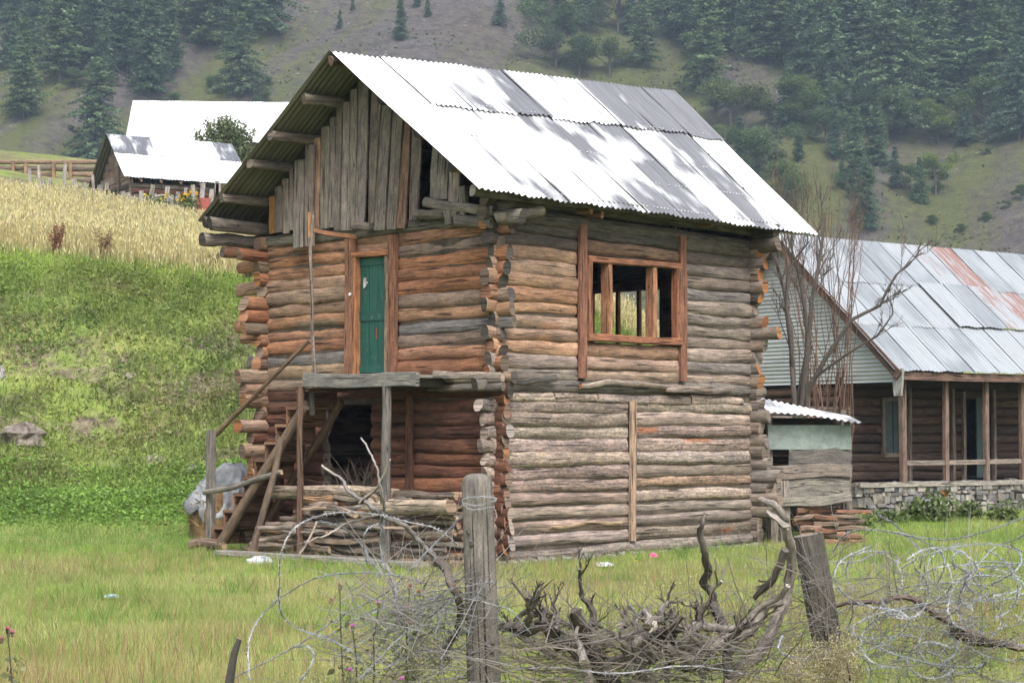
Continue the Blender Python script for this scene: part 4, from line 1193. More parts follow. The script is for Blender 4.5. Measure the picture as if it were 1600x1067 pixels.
for i in range(7):
    z = -1.3 + i * .24
    log_obj(barn, (0, -BW / 2 + .05, z), (BL, -BW / 2 + .05, z), .13, name='log', col=pick(DARK + RED), seg=4, n=7)
    log_obj(barn, (BL, -BW / 2 + .05, z), (BL, BW / 2, z), .13, name='log', col=pick(DARK), seg=3, n=7)
    log_obj(barn, (0, -BW / 2, z), (0, BW / 2, z), .12, name='log', col=pick(DARK + GREY), seg=3, n=7)
for x in np.linspace(.3, BL - .3, 6):
    board_obj(barn, (x, -BW / 2 - .02, BE - .03), (x, -BW / 2 - .28, BE - .16), .09, .08, (1, 0, 0), (.2, .13, .09), name='rafter_end', seg=1)
# large white-roofed building behind
wo_, w1, w2 = frame_at(203, 240, 112.0, R(4))
wb = empty('white_roofed_building', wo_.tolist(), R(4), 'large building behind the barn with a plain white metal roof', 'building')
wr = empty('roof'); wr.parent = wb
ztop = P(203, 157, 113.5)[2] - wo_[2]
for i in range(14):
    a, b_ = -.05 + i * .95, -.05 + (i + 1) * .95 + .03
    f = lambda x, t, s: (x, 1.6 - s * t * 3.4, ztop - t * 2.9 + .004 * (i % 2))
    sheet(wr, f(a, 0, 1), f(b_, 0, 1), f(b_, 1, 1), f(a, 1, 1), .12, .02, mat=ROOF, along=2, pitch=.2)
    sheet(wr, f(a, 0, -1), f(b_, 0, -1), f(b_, 1, -1), f(a, 1, -1), .12, .02, mat=ROOF, along=2, pitch=.2)
mb = MB(); mb.box((.3, -1.3, -3), (12.8, 4.4, ztop - 2.55), (.2, .15, .11)); mb.build('wall', WOOD, wb)
V = np.array([(.3, -1.3, ztop - 2.6), (.3, 4.4, ztop - 2.6), (.3, 1.6, ztop - .1), (12.8, -1.3, ztop - 2.6), (12.8, 4.4, ztop - 2.6), (12.8, 1.6, ztop - .1)])
mb = MB(); mb.add(V, [(0, 2, 1), (3, 4, 5)], (.18, .14, .11)); mb.build('gable', WOOD, wb)
for x in (2, 5, 8, 11):
    mb = MB(); mb.box((x, -1.34, -.9), (x + .9, -1.3, .2), (.03, .03, .035)); w_ = mb.build('window', PAINT, wb)
    for xx in (x - .06, x + .9): board_obj(w_, (xx + .03, -1.36, -.95), (xx + .03, -1.36, .25), .07, .05, (1, 0, 0), (.25, .2, .15), name='frame', seg=1)
# unfinished log walls at the far left
lw = empty('unfinished_log_wall', P(75, 315, 88.0).tolist(), 0, 'roofless log wall with empty window gaps at the edge of the field', 'wall')
lo = P(75, 315, 88.0)
def LW(x, y, dd=0): return P(x, y, 88.0 + dd) - lo
log_obj(lw, LW(-60, 253), LW(152, 254), .11, name='log', col=(.24, .17, .12), seg=8, n=7)
for y in (263, 272, 281, 290, 299, 307, 315):
    gaps = [(-60, 38), (43, 82), (110, 150)] if y in (272, 281) else [(-60, 150)]
    if y in (290,): gaps = [(-60, 70), (86, 110), (128, 150)]
    if y == 263: gaps = [(-60, 18), (24, 150)]
    for a, b_ in gaps:
        log_obj(lw, LW(a, y), LW(b_, y + 1), .125, name='log', col=pick([(.19, .13, .095), (.23, .165, .12), (.16, .125, .1)]), seg=4, n=7)
for x in (20, 40, 84, 110):
    board_obj(lw, LW(x, 322, -.2), LW(x, 256, -.2), .16, .14, (1, 0, 0), (.25, .16, .1), name='window_post', seg=2)
# irregular paling fence along the top of the field
pf0 = P(180, 325, 74.0); pf0[2] = float(ground_z(pf0[0], pf0[1]))
pf = empty('paling_fence', pf0.tolist(), 0, 'crooked paling fence of grey stakes along the top of the field', 'fence')
fx = [(0, 74, 305, 288), (8, 74, 307, 284), (50, 74, 308, 270), (62, 74, 308, 266), (72, 74, 310, 288), (80, 74, 311, 285), (99, 74, 312, 263), (104, 74, 312, 296), (118, 74, 313, 286), (133, 74, 314, 292), (147, 74, 315, 280), (158, 74, 318, 296), (163, 74, 320, 293), (172, 74, 321, 304), (190, 74, 323, 306), (203, 74, 325, 308), (221, 74, 326, 305), (234, 74, 327, 296), (245, 74, 328, 310), (257, 74, 329, 298), (268, 74, 330, 312), (276, 74, 331, 307), (285, 74, 332, 312), (288, 74, 338, 300), (306, 74, 340, 296), (312, 74, 341, 293), (328, 74, 340, 303), (337, 74, 340, 294), (342, 74, 340, 290), (352, 74, 340, 300)]
for x, d, y0, y1 in fx:
    a = P(x + rnd.uniform(-3, 3), y0 + 6, d) - pf0; b_ = P(x + rnd.uniform(-5, 6), y1 - 7, d) - pf0
    board_obj(pf, a, b_, rnd.uniform(.1, .2), .06, (1, 0, 0), jit((.26, .235, .21), .2), name='paling', seg=2)
for (x0, y0, x1, y1) in ((120, 303, 215, 320), (165, 306, 262, 314), (40, 290, 130, 300), (262, 318, 345, 322)):
    log_obj(pf, P(x0, y0, 74.1) - pf0, P(x1, y1, 74.1) - pf0, .05, .04, name='rail', col=(.25, .22, .19), seg=4, n=6)
bp_ = [P(x, y, 73.6) for x, y in ((228, 316), (240, 309), (252, 305), (262, 306), (272, 314))]
mb = MB(); branch(mb, np.array(bp_) - np.array(bp_[0]), .06, .03, (.42, .39, .35), 6); o = mb.build('bent_branch', WOOD, None, True); o.location = bp_[0].tolist(); tag(o, 'pale bent branch caught on the paling fence below the barn', 'branch')
rp = P(316, 330, 73.7)
mb = MB(); board_into(mb, (0, 0, -.55), (.05, 0, .5), .5, .06, (1, 0, 0), (.24, .06, .045), seg=3); o = mb.build('red_board', PAINT); o.location = rp.tolist(); tag(o, 'red painted board propped at the end of the paling fence', 'board')
# ------------------------------------------------------------------ grass, wheat, bank cover
def house_uv(x, y):
    dx, dy = x - HC[0], y - HC[1]
    return dx * AU[0] + dy * AU[1], dx * AV[0] + dy * AV[1]
def keep_out(x, y):
    u, v = house_uv(x, y)
    k = ((u > -.02) & (u < 5.8) & (v > -.03) & (v < 4.8)) | ((u > -1.15) & (u < 0) & (v > -.2) & (v < 4.6))
    k |= (x > 3.9) & (x < 5.35) & (y > 29.9) & (y < 31.1)
    dx, dy = x - nb0[0], y - nb0[1]
    a, b_ = dx * .8 + dy * .6, -dx * .6 + dy * .8
    k |= (a > -1.2) & (b_ > .05) & (a < 10) & (b_ < 6.6)
    return k
def blades(n, x, y, h, w, col, lean=.35, z=None, tipcol=None, yaw=None):
    z = ground_z(x, y) if z is None else z
    base = np.stack((x, y, z), 1)
    th = nrg.uniform(0, 6.283, n)
    side = np.stack((np.cos(th), np.sin(th) * .5, 0 * th), 1) * (w / 2)[:, None]
    ld = nrg.normal(0, lean, (n, 2)) * h[:, None]
    tip = base + np.stack((ld[:, 0], ld[:, 1], h), 1)
    base[:, 2] -= .02
    V = np.stack((base - side, base + side, tip), 1)
    C = np.repeat(col[:, None, :], 3, 1)
    if tipcol is not None: C[:, 2] = tipcol
    else: C[:, 2] *= 1.25
    return V, C
def view_xy(n, d0, d1, pxa=-60, pxb=1660, power=1.0):
    """points on the ground inside the view, thinning with distance"""
    q = nrg.uniform(0, 1, n)
    d = d0 * (d1 / d0) ** (q ** power)
    p = nrg.uniform(pxa, pxb, n)
    return (p - CX) / FPX * d, d
# lawn
n = 520000
x, y = view_xy(n, 11.5, 48)
k = ~keep_out(x, y) & (y < bank_base(x) + 1.0)
x, y = x[k], y[k]; n = len(x)
g = wob(x, y, .5, 8); g2 = wob(x, y, 1.7, 9)
dry = np.clip(.34 + .7 * g + .4 * g2 - .5 * sst(22, 30, y) + .10 * sst(18, 12, y) + nrg.normal(0, .22, n), 0, 1)[:, None]
lush = sst(24, 33, y)[:, None] * (x < 3)[:, None]
c1 = np.array((.14, .21, .04)); c2 = np.array((.29, .265, .125)); c3 = np.array((.095, .185, .035)); c0 = np.array((.185, .245, .065))
mid = c0 + (c1 - c0) * (nrg.uniform(0, 1, (n, 1)))
col = mid * (1 - dry) + c2 * dry
col = col * (1 - lush * .7) + c3 * lush * .7
col *= nrg.uniform(.6, 1.4, (n, 1)) * (1 + .22 * wob(x, y, .9, 27))[:, None]
h = nrg.uniform(.035, .10, n) * (1 + .5 * g2) * (1 + .5 * sst(18, 12, y))
w = nrg.uniform(.5, 1.2, n) * .0055 * np.maximum(y / 16, 1)
V1, C1 = blades(n, x, y, np.maximum(h, .02), w, col, .42)
# dry seed stems standing over the lawn
n = 26000
x, y = view_xy(n, 11.5, 27)
k = ~keep_out(x, y) & (wob(x, y, .45, 10) + .5 * wob(x, y, 1.3, 11) + nrg.normal(0, .4, n) > .12)
x, y = x[k], y[k]; n = len(x)
col = np.array((.26, .19, .12)) * nrg.uniform(.55, 1.4, (n, 1)) + nrg.normal(0, .012, (n, 3))
V2, C2 = blades(n, x, y, nrg.uniform(.10, .30, n), np.full(n, .0065), np.clip(col, .02, 1), .2, tipcol=np.clip(col * np.array((1.1, .85, .75)), .02, 1))
# tufts that stand above the rest
k = 1500
cx_, cy_ = view_xy(k, 11.5, 40)
cx_ = np.repeat(cx_, 26); cy_ = np.repeat(cy_, 26); n = len(cx_)
sz = np.repeat(nrg.uniform(.5, 1.6, k), 26)
x = cx_ + nrg.normal(0, .05, n) * sz; y = cy_ + nrg.normal(0, .05, n) * sz
tc_ = np.repeat(np.where(nrg.uniform(0, 1, (k, 1)) < .55, np.array((.10, .175, .035)), np.array((.26, .25, .115))) * nrg.uniform(.7, 1.2, (k, 1)), 26, 0)
ok = ~keep_out(x, y) & (y < bank_base(x))
x, y, sz, tc_ = x[ok], y[ok], sz[ok], tc_[ok]; n = len(x)
V4, C4 = blades(n, x, y, nrg.uniform(.07, .17, n) * sz, np.full(n, .008), tc_ * nrg.uniform(.7, 1.3, (n, 1)), .5)
V = np.concatenate((V1, V2, V4)); C = np.concatenate((C1, C2, C4))
tag(tri_soup('lawn_grass', V, C, LEAF), 'short lawn grass with dry brown seed stems', 'grass', None, 'stuff')

def leaves(x, y, z, size, col, flat=.6):
    n = len(x)
    c = np.stack((x, y, z), 1)
    a = nrg.normal(0, 1, (n, 3)); a[:, 2] *= flat; a /= np.linalg.norm(a, axis=1)[:, None]
    b_ = nrg.normal(0, 1, (n, 3)); b_ -= a * np.sum(a * b_, 1)[:, None]; b_ /= np.linalg.norm(b_, axis=1)[:, None]
    s = size[:, None]
    V = np.stack((c - a * s, c + b_ * s * .55, c + a * s, c - b_ * s * .55), 1)
    return V, col
# leafy cover and tufts on the bank
n = 260000
x = nrg.uniform(-17, 8, n); t = nrg.uniform(-.12, 1.04, n)
y = bank_base(x) + t * 11.0
kx = (np.abs(x / y) < .29); x, y, t = x[kx], y[kx], t[kx]
pat = wob(x, y, .8, 12) * .6 + wob(x, y, 2.3, 13) * .5
k = (pat + nrg.normal(0, .35, len(x)) > -.14 - .25 * (t < .1) - .3 * (t > .75)) & ~keep_out(x, y)
x, y, t, pat = x[k], y[k], t[k], pat[k]; n = len(x)
z = ground_z(x, y)
tone = wob(x, y, .45, 14)[:, None] * .5 + wob(x, y, 1.9, 15)[:, None] * .5
top = sst(.55, .95, t)[:, None]; foot = sst(.10, -.05, t)[:, None]
ca = np.array((.085, .125, .038)); cb = np.array((.19, .235, .065)); cc = np.array((.14, .235, .05)); cd = np.array((.2, .17, .085))
mixk = np.clip(.42 + 1.0 * tone + nrg.normal(0, .2, (n, 1)), 0, 1)
col = ca * (1 - mixk) + cb * mixk
dryk = (wob(x, y, 1.1, 16)[:, None] + nrg.normal(0, .35, (n, 1)) > .62)
col = np.where(dryk, cd, col)
col = col * (1 - top * .55) + np.array((.19, .28, .05)) * top * .55
col = col * (1 - foot) + cc * foot
col *= nrg.uniform(.6, 1.4, (n, 1)) * (1 + .38 * wob(x, y, .95, 28))[:, None]
half = n // 2
bush = np.maximum(0, wob(x, y, 1.5, 17)) * .16
V1, C1 = leaves(x[:half], y[:half], z[:half] + nrg.uniform(0, .10, half) + bush[:half] * nrg.uniform(.2, 1, half), nrg.uniform(.025, .065, half), col[:half])
V2, C2 = blades(n - half, x[half:], y[half:], nrg.uniform(.08, .26, n - half), np.full(n - half, .020), col[half:], .5)
V2 = np.concatenate((V2, V2[:, 2:3]), 1); C2 = np.concatenate((C2, C2[:, 2:3]), 1)
V2 = np.stack((V2[:, 0], V2[:, 1], V2[:, 2] + np.array((.004, 0, 0)), V2[:, 2]), 1)
C1 = np.repeat(C1[:, None], 4, 1)
# lush weeds at the foot of the bank
n = 100000
x = nrg.uniform(-13, -1, n); y = nrg.uniform(31.5, 37.5, n)
dens = sst(31.5, 34.5, y) * np.clip(.7 + .6 * wob(x, y, .9, 18), 0, 1)
k = (nrg.uniform(0, 1, n) < dens) & ~keep_out(x, y); x, y = x[k], y[k]; n = len(x)
hh = (.18 + .22 * np.maximum(0, wob(x, y, 1.3, 19))) * sst(31.2, 34.5, y)
col = np.array((.15, .245, .052)) * nrg.uniform(.45, 1.4, (n, 1)) * (1 + .3 * wob(x, y, 1.1, 26))[:, None] + nrg.normal(0, .008, (n, 3))
V3, C3 = leaves(x, y, ground_z(x, y) + nrg.uniform(0, 1, n) ** .6 * hh, nrg.uniform(.018, .05, n), np.clip(col, .01, 1), .5)
C3 = np.repeat(C3[:, None], 4, 1)
tag(tri_soup('bank_vegetation', np.concatenate((V1, V2, V3)), np.concatenate((C1, C2, C3)), LEAF), 'weeds and tufted grass covering the bank', 'vegetation', None, 'stuff')
# wheat
n = 230000
q = nrg.uniform(0, 1, n)
x = nrg.uniform(-24, 5, n); y = bank_top(x) - .6 + q ** 1.25 * (71.2 - bank_top(x))
k = (np.abs(x / y) < .29) & (nrg.uniform(0, 1, n) < 1 - .9 * sst(1.6, 0, (y - bank_top(x) + .6)))
x, y = x[k], y[k]; n = len(x)
h = nrg.uniform(.35, .85, n) * (.45 + .55 * sst(-.4, 1.0, y - bank_top(x))) * (1 + .12 * wob(x, y, .8, 20))
cw = np.array((.36, .32, .175)) * nrg.uniform(.45, 1.35, (n, 1)) + nrg.normal(0, .015, (n, 3))
cw = np.clip(cw, .03, 1)
gm = np.clip(.3 + .5 * wob(x, y, .35, 21)[:, None] + nrg.normal(0, .25, (n, 1)), 0, 1)
col = cw * (1 - gm * .55) + np.array((.19, .2, .09)) * gm * .55
V1, C1 = blades(n, x, y, h, np.full(n, .02), col, .2, tipcol=cw * np.array((1.25, 1.2, 1.05)))
hd = np.stack((V1[:, 2], V1[:, 2] + np.array((.03, 0, -.05)), V1[:, 2] + np.array((.012, 0, .06)) + nrg.normal(0, .02, (n, 3))), 1)
V = np.concatenate((V1, hd[::2])); C = np.concatenate((C1, np.repeat((cw * 1.2)[::2, None], 3, 1)))
tag(tri_soup('wheat_field', V, C, LEAF), 'ripe yellow wheat on the slope above the bank', 'wheat', None, 'stuff')

# ------------------------------------------------------------------ boulders on the bank
def boulder(px_, py_, w_, h_, label, col=(.2, .17, .15), d0=30):
    p = hit(px_, py_, ground_z, d0, 60, .1)
    if p is None: return
    s = w_ / FPX * p[1] / 2; hz = h_ / FPX * p[1] / 2
    n, m_ = 14, 9
    th = np.linspace(0, 2 * math.pi, n, endpoint=False); ph = np.linspace(-math.pi / 2, math.pi / 2, m_)
    TT, PP = np.meshgrid(th, ph)
    a, b_ = rnd.uniform(0, 6), rnd.uniform(0, 6)
    r = 1 + .16 * np.sin(TT * 2 + a) * np.cos(PP * 3 + b_) + .12 * np.sin(TT * 5 + b_ + PP * 4) + .1 * np.sin(PP * 7 + a)
    X = s * r * np.cos(TT) * np.cos(PP) ** .6; Y = s * .8 * r * np.sin(TT) * np.cos(PP) ** .6; Z = hz * r * np.sin(PP)
    F = [(i * n + j, i * n + (j + 1) % n, (i + 1) * n + (j + 1) % n, (i + 1) * n + j) for i in range(m_ - 1) for j in range(n)]
    mb = MB(); mb.add(np.stack((X, Y, Z), 2).reshape(-1, 3), F, col)
    o = mb.build('boulder', STONE); o.location = (p - np.array((0, 0, hz * .1))).tolist(); o.rotation_euler = (rnd.uniform(-.25, .25), rnd.uniform(-.25, .25), rnd.uniform(0, 6)); tag(o, label, 'boulder')
boulder(36, 684, 78, 46, 'large brown boulder low on the bank at the edge of the picture', (.15, .125, .105))
boulder(243, 722, 40, 20, 'small flat boulder half buried in the bank above the tarpaulin')
boulder(300, 735, 26, 16, 'little grey stone in the grass beside the tarpaulin', (.2, .19, .18))
boulder(205, 590, 26, 16, 'pale stone showing through turf in mid bank', (.24, .2, .17))
boulder(-2, 590, 22, 40, 'grey rock cut by the picture edge on the bank', (.2, .19, .18))

# ------------------------------------------------------------------ single weeds
def dock(px_, py_, hpx, label, col=(.22, .11, .075)):
    p = hit(px_, py_, ground_z, 30, 75, .1)
    if p is None: return
    H = hpx / FPX * p[1]
    w_ = empty('dock_weed', p.tolist(), rnd.uniform(0, 6), label, 'weed')
    mb = MB(); Vs = []; Cs = []
    for i in range(11):
        tip = np.array((rnd.gauss(0, .2), rnd.gauss(0, .2), 1)) * H * rnd.uniform(.6, 1)
        q = crooked((0, 0, -.05), tip, 4, .05)
        branch(mb, q, .012, .005, col, 4)
        for j in range(45):
            t = rnd.uniform(.35, 1); k = t * 4; a = int(min(k, 3)); Vs.append(q[a] + (q[a + 1] - q[a]) * (k - a) + np.array([rnd.gauss(0, .03) for _ in range(3)])); Cs.append(jit(col, .35))
    mb.build('stems', WOOD, w_)
    Vs = np.array(Vs); V_, _ = leaves(Vs[:, 0], Vs[:, 1], Vs[:, 2], np.full(len(Vs), .035), None)
    tri_soup('seed_heads', V_, np.array(Cs), LEAF, w_)['kind'] = 'stuff'
dock(88, 402, 56, 'reddish dry dock weed at the edge of the wheat, farther from the house')
dock(163, 408, 56, 'brown dry dock weed at the edge of the wheat, nearer the house', (.22, .145, .085))
dock(388, 440, 34, 'small brown weed in the wheat beside the log ends', (.17, .11, .06))
dock(330, 425, 30, 'low dark weed below the wheat edge left of the house', (.10, .085, .04))

# ------------------------------------------------------------------ trees
def conifer_mesh(seed, spread=.17, droop=.35, dens=1.0, ragged=.3, col=(.064, .102, .056)):
    g = np.random.default_rng(seed)
    V = []; C = []
    z = .08 + .04 * g.uniform()
    lobes = g.uniform(0, 6.28, 4)
    while z < .985:
        nb_ = max(3, int((9 if z < .8 else 6) * dens))
        base_len = spread * (1 - z) ** .75 * min(1, .45 + z * 3.2) + .012
        for i in range(nb_):
            if g.uniform() < .12: continue
            th = g.uniform(0, 6.283)
            ln = base_len * g.uniform(1 - ragged * 1.5, 1 + ragged) * (1 + .22 * math.sin(th * 2 + lobes[0]) + .18 * math.sin(z * 14 + th + lobes[1]))
            if ln < .01: ln = .01
            k = max(4, int(ln / .0115))
            t = (np.arange(k) + g.uniform(0, 1, k)) / k
            t = .15 + .85 * t
            up = .25 * ln * (1 if z > .6 else .4)
            px_ = np.cos(th) * ln * t; py_ = np.sin(th) * ln * t; pz_ = z + up * t - droop * ln * t * t
            m_ = 5
            c = np.repeat(np.stack((px_, py_, pz_), 1), m_, 0) + g.normal(0, 1, (k * m_, 3)) * np.array((.011, .011, .006))
            a = g.normal(0, 1, (k * m_, 3)); a[:, 2] *= .45; a[:, 2] -= .35; a /= np.linalg.norm(a, axis=1)[:, None]
            s = g.uniform(.010, .022, k * m_)[:, None]
            b_ = g.normal(0, 1, (k * m_, 3)); b_ /= np.linalg.norm(b_, axis=1)[:, None]
            V.append(np.stack((c - a * s * .3 + b_ * s * .45, c - a * s * .3 - b_ * s * .45, c + a * s * 1.1), 1))
            tone = g.uniform(.5, 1.7)
            C.append(np.tile(np.array(col) * tone, (k * m_, 1)) * g.uniform(.75, 1.3, (k * m_, 1)))
        z += .013 + .02 * g.uniform() * (1 + (g.uniform() < .1))
    me = tri_soup('conifer_crown', np.concatenate(V), np.concatenate(C), NEEDLE, link=False)
    mb = MB()
    th = np.arange(6) / 6 * 6.283
    mb.sweep(np.array([(0, 0, -.05), (.002, .001, .3), (-.002, .002, .65), (0, 0, .98)]), np.stack((np.cos(th), np.sin(th)), 1), [.014, .011, .007, .002], (.075, .06, .052))
    tr = mb.build('conifer_trunk', WOOD)
    tm = tr.data; bpy.data.objects.remove(tr)
    return me, tm
def broadleaf_mesh(seed, col, wide=.34, lobes=9, nleaf=7500, base=.25):
    g = np.random.default_rng(seed)
    cs = [(g.normal(0, wide * .5), g.normal(0, wide * .5), g.uniform(base + .1, .88)) for _ in range(lobes)]
    V = []; C = []
    for cx_, cy_, cz_ in cs:
        r = g.uniform(.11, .19)
        k = nleaf // lobes
        d = g.normal(0, 1, (k, 3)); d /= np.linalg.norm(d, axis=1)[:, None]
        d[:, 2] *= .8
        rad = r * g.uniform(.45, 1.12, (k, 1)) * (1 + .25 * np.sin(d[:, :1] * 6 + cx_ * 40) * np.cos(d[:, 1:2] * 7))
        c = np.array((cx_, cy_, cz_)) + d * rad
        a = g.normal(0, 1, (k, 3)); a /= np.linalg.norm(a, axis=1)[:, None]
        b_ = g.normal(0, 1, (k, 3)); b_ /= np.linalg.norm(b_, axis=1)[:, None]
        s = g.uniform(.009, .021, (k, 1))
        V.append(np.stack((c - a * s, c + a * s, c + b_ * s * 1.4), 1))
        C.append(np.tile(np.array(col) * g.uniform(.7, 1.35), (k, 1)) * g.uniform(.65, 1.35, (k, 1)))
    me = tri_soup('leafy_crown', np.concatenate(V), np.concatenate(C), LEAF, link=False)
    mb = MB(); th = np.arange(6) / 6 * 6.283
    pr = np.stack((np.cos(th), np.sin(th)), 1)
    mb.sweep(np.array([(0, 0, -.04), (.01, 0, .3), (0, .01, .7)]), pr, [.02, .014, .005], (.11, .095, .085))
    for cx_, cy_, cz_ in cs:
        mb.sweep(np.array([(0, 0, cz_ * .45), (cx_ * .5, cy_ * .5, cz_ * .75), (cx_, cy_, cz_)]), pr, [.009, .006, .002], (.11, .095, .085), caps=False)
    tr = mb.build('leafy_trunk', WOOD); tm = tr.data; bpy.data.objects.remove(tr)
    return me, tm
CON = [conifer_mesh(1, .17, .4), conifer_mesh(2, .20, .5, 1.1, .35), conifer_mesh(3, .15, .3, 1.0, .25, (.07, .11, .055)), conifer_mesh(4, .22, .45, .9, .45, (.058, .094, .062)), conifer_mesh(5, .185, .25, 1.1, .4, (.08, .118, .056)), conifer_mesh(6, .12, .35, .9, .3, (.052, .088, .054)), conifer_mesh(7, .24, .4, 1.15, .5, (.075, .112, .058))]
BRO = [broadleaf_mesh(11, (.075, .115, .035)), broadleaf_mesh(12, (.115, .165, .035), .38, 10), broadleaf_mesh(13, (.06, .095, .04), .32, 11), broadleaf_mesh(14, (.10, .13, .045), .3, 8)]
def plant(kind, var, p, H, label, group=None, wide=1.0):
    me, tm = (CON if kind == 'c' else BRO)[var]
    root = empty('conifer_tree' if kind == 'c' else 'broadleaf_tree', (p[0], p[1], p[2] - .1), rnd.uniform(0, 6.28), label, 'tree', group)
    root.scale = (H * wide * 1.2, H * wide * 1.2, H)
    link_mesh('trunk', tm, root); link_mesh('crown', me, root)
    return root
def tree_px(kind, var, px_, py_, hpx, label, group=None, wide=1.0):
    p = hit(px_, py_)
    if p is None: return
    return plant(kind, var, p, hpx / FPX * p[1], label, group, wide)
LW_ = 'trees of the wood on the left mountainside'; RW_ = 'trees of the wood on the right mountainside'
for args in [('c', 6, 150, 268, 182, 'big dark pine standing just behind the plank barn'),
             ('c', 4, 36, 190, 165, 'tall pine with bare lower trunk at the far left edge of the wood'),
             ('c', 1, 232, 152, 180, 'broad tall conifer between the barn pine and the white roof'),
             ('c', 6, 376, 157, 140, 'lone broad conifer directly above the white roof'),
             ('c', 2, 626, 66, 78, 'slender dark conifer standing alone on the open scree'),
             ('c', 5, 531, 46, 34, 'small young conifer on the turf left of the ridge'),
             ('c', 2, 551, 16, 24, 'tiny conifer at the top edge above the ridge'),
             ('c', 0, 651, 14, 40, 'small conifer at the top edge right of the slender one'),
             ('c', 2, 668, 28, 36, 'small bushy conifer just right of the slender dark one'),
             ('c', 3, 782, 42, 50, 'compact dark conifer alone at the top above mid roof'),
             ('b', 2, 868, 112, 110, 'bushy dark broadleaf tree behind the middle of the roof ridge'),
             ('b', 0, 905, 122, 70, 'low round broadleaf tree touching the roof ridge'),
             ('b', 3, 952, 124, 78, 'light olive broadleaf tree behind the roof ridge'),
             ('c', 4, 1005, 108, 130, 'tall conifer rising over the light olive broadleaf tree'),
             ('c', 4, 1100, 150, 190, 'tall spreading conifer above the rear end of the ridge'),
             ('b', 2, 1121, 182, 50, 'dark shrub-like tree just right of the ridge end'),
             ('c', 0, 1232, 212, 120, 'narrow conifer on the scree right of the roof'),
             ('c', 1, 1352, 362, 120, 'lowest conifer, just above the neighbour roof'),
             ('c', 2, 1338, 290, 130, 'slim conifer above the lowest one on the right slope'),
             ('b', 1, 1466, 226, 72, 'bright yellow-green broadleaf tree in the clearing'),
             ('b', 1, 1462, 302, 66, 'small bright green tree on the scree below the clearing'),
             ('b', 0, 1540, 212, 96, 'round mid-green broadleaf tree beside the clearing'),
             ('c', 3, 1508, 232, 82, 'dark pointed conifer between the two light broadleaf trees'),
             ('b', 2, 1415, 300, 46, 'small dull green tree on the scree above the zinc roof'),
             ('c', 3, 1592, 225, 175, 'large conifer cut by the right picture edge'),
             ('c', 6, 1395, 215, 250, 'tallest wide conifer of the right wood'),
             ('c', 1, 1300, 195, 200, 'tall dark conifer at the lower edge of the right wood')]:
    tree_px(*args)
def places(x):
    for a, t in ((70, 'over the end of the log wall'), (150, 'over the plank barn gable'), (250, 'over the barn roof'), (340, 'over the willow bush'), (450, 'over the white roof'), (800, 'over the front ridge'), (900, 'over the middle of the ridge'), (1000, 'over the rear ridge'), (1100, 'over the ridge end'), (1200, 'over the rear roof slope'), (1300, 'over the roof corner'), (1380, 'over the bare tree'), (1460, 'over the clearing edge'), (1530, 'over the clearing')):
        if x < a: return t
    return 'by the right picture edge'
def wood(n, box, hr, group, label, seed, kinds, mask=None):
    g = random.Random(seed); placed = []
    tries = 0
    while len(placed) < n and tries < n * 40:
        tries += 1
        x, y = g.uniform(box[0], box[1]), g.uniform(box[2], box[3])
        if mask and not mask(x, y): continue
        if any(abs(x - a) < 17 and abs(y - b_) < 16 for a, b_ in placed): continue
        placed.append((x, y))
        k, v = g.choice(kinds)
        hh = g.uniform(*hr)
        lb = '%s %s, %s, %s' % ('tall' if hh > (hr[0] + hr[1]) / 2 else 'smaller', label, 'top row' if y < box[2] + (box[3] - box[2]) * .33 else 'middle row' if y < box[2] + (box[3] - box[2]) * .66 else 'lowest row', places(x))
        tree_px(k, v, x, y, hh, lb, group, g.uniform(.9, 1.3))
CK = [('c', i) for i in range(7)]
wood(34, (-20, 430, 4, 135), (110, 190), LW_, 'dark conifer in the left wood', 21, CK, lambda x, y: y < 150 - .12 * x and not (x > 330 and y > 60))
wood(95, (1040, 1620, 2, 175), (120, 220), RW_, 'dark conifer in the right wood', 22, CK, lambda x, y: y < 75 + (x - 1040) * .26)
wood(12, (820, 1090, 2, 60), (60, 120), 'trees above the roof ridge', 'hazy tree high on the slope', 23, CK + [('b', 2)], lambda x, y: x > 800 + y)
wood(20, (1120, 1440, 190, 345), (45, 110), 'young trees on the right scree', 'young green tree on the scree', 24, [('b', 0), ('b', 2), ('c', 2), ('c', 5), ('b', 3)])
wood(7, (1440, 1600, 240, 375), (14, 30), 'low bushes on the right scree', 'low dark bush on open scree', 25, [('b', 0), ('b', 2)])
wood(9, (60, 480, 120, 215), (16, 38), 'bushes on the left slope', 'low green bush on the left slope', 26, [('b', 0), ('b', 2)])
# dead trunk in the clearing
p = hit(1455, 150); 
if p is not None:
    H = 70 / FPX * p[1]; dt = empty('dead_tree', p.tolist(), 0, 'pale bare dead trunk standing above the clearing', 'dead tree'); mb = MB(); branch(mb, crooked((0, 0, -.3), (0, 0, H), 5, .02), .22, .08, (.27, .23, .2), 6); mb.build('trunk', WOOD, dt)
# low scrub and tufts over the mountainside
n = 90000
px_ = nrg.uniform(-280, 280, n); d = nrg.uniform(255, 480, n); x = px_ * d / 480 * 1.0
band = wob(x, d, .05, 22) + .6 * wob(x, d, .21, 23) + nrg.normal(0, .25, n)
k = band > .25; x, d = x[k], d[k]; n = len(x)
col = np.array((.07, .09, .035)) * nrg.uniform(.6, 1.5, (n, 1)) + np.clip(nrg.normal(0, .02, (n, 1)), 0, 1) * np.array((1.2, .9, .3))
V, C = leaves(x, d, hill_z(x, d) + nrg.uniform(0, .5, n), nrg.uniform(.12, .42, n), col, .7)
tag(tri_soup('hillside_scrub', V, C, LEAF), 'low scrub scattered over the mountainside', 'scrub', None, 'stuff')
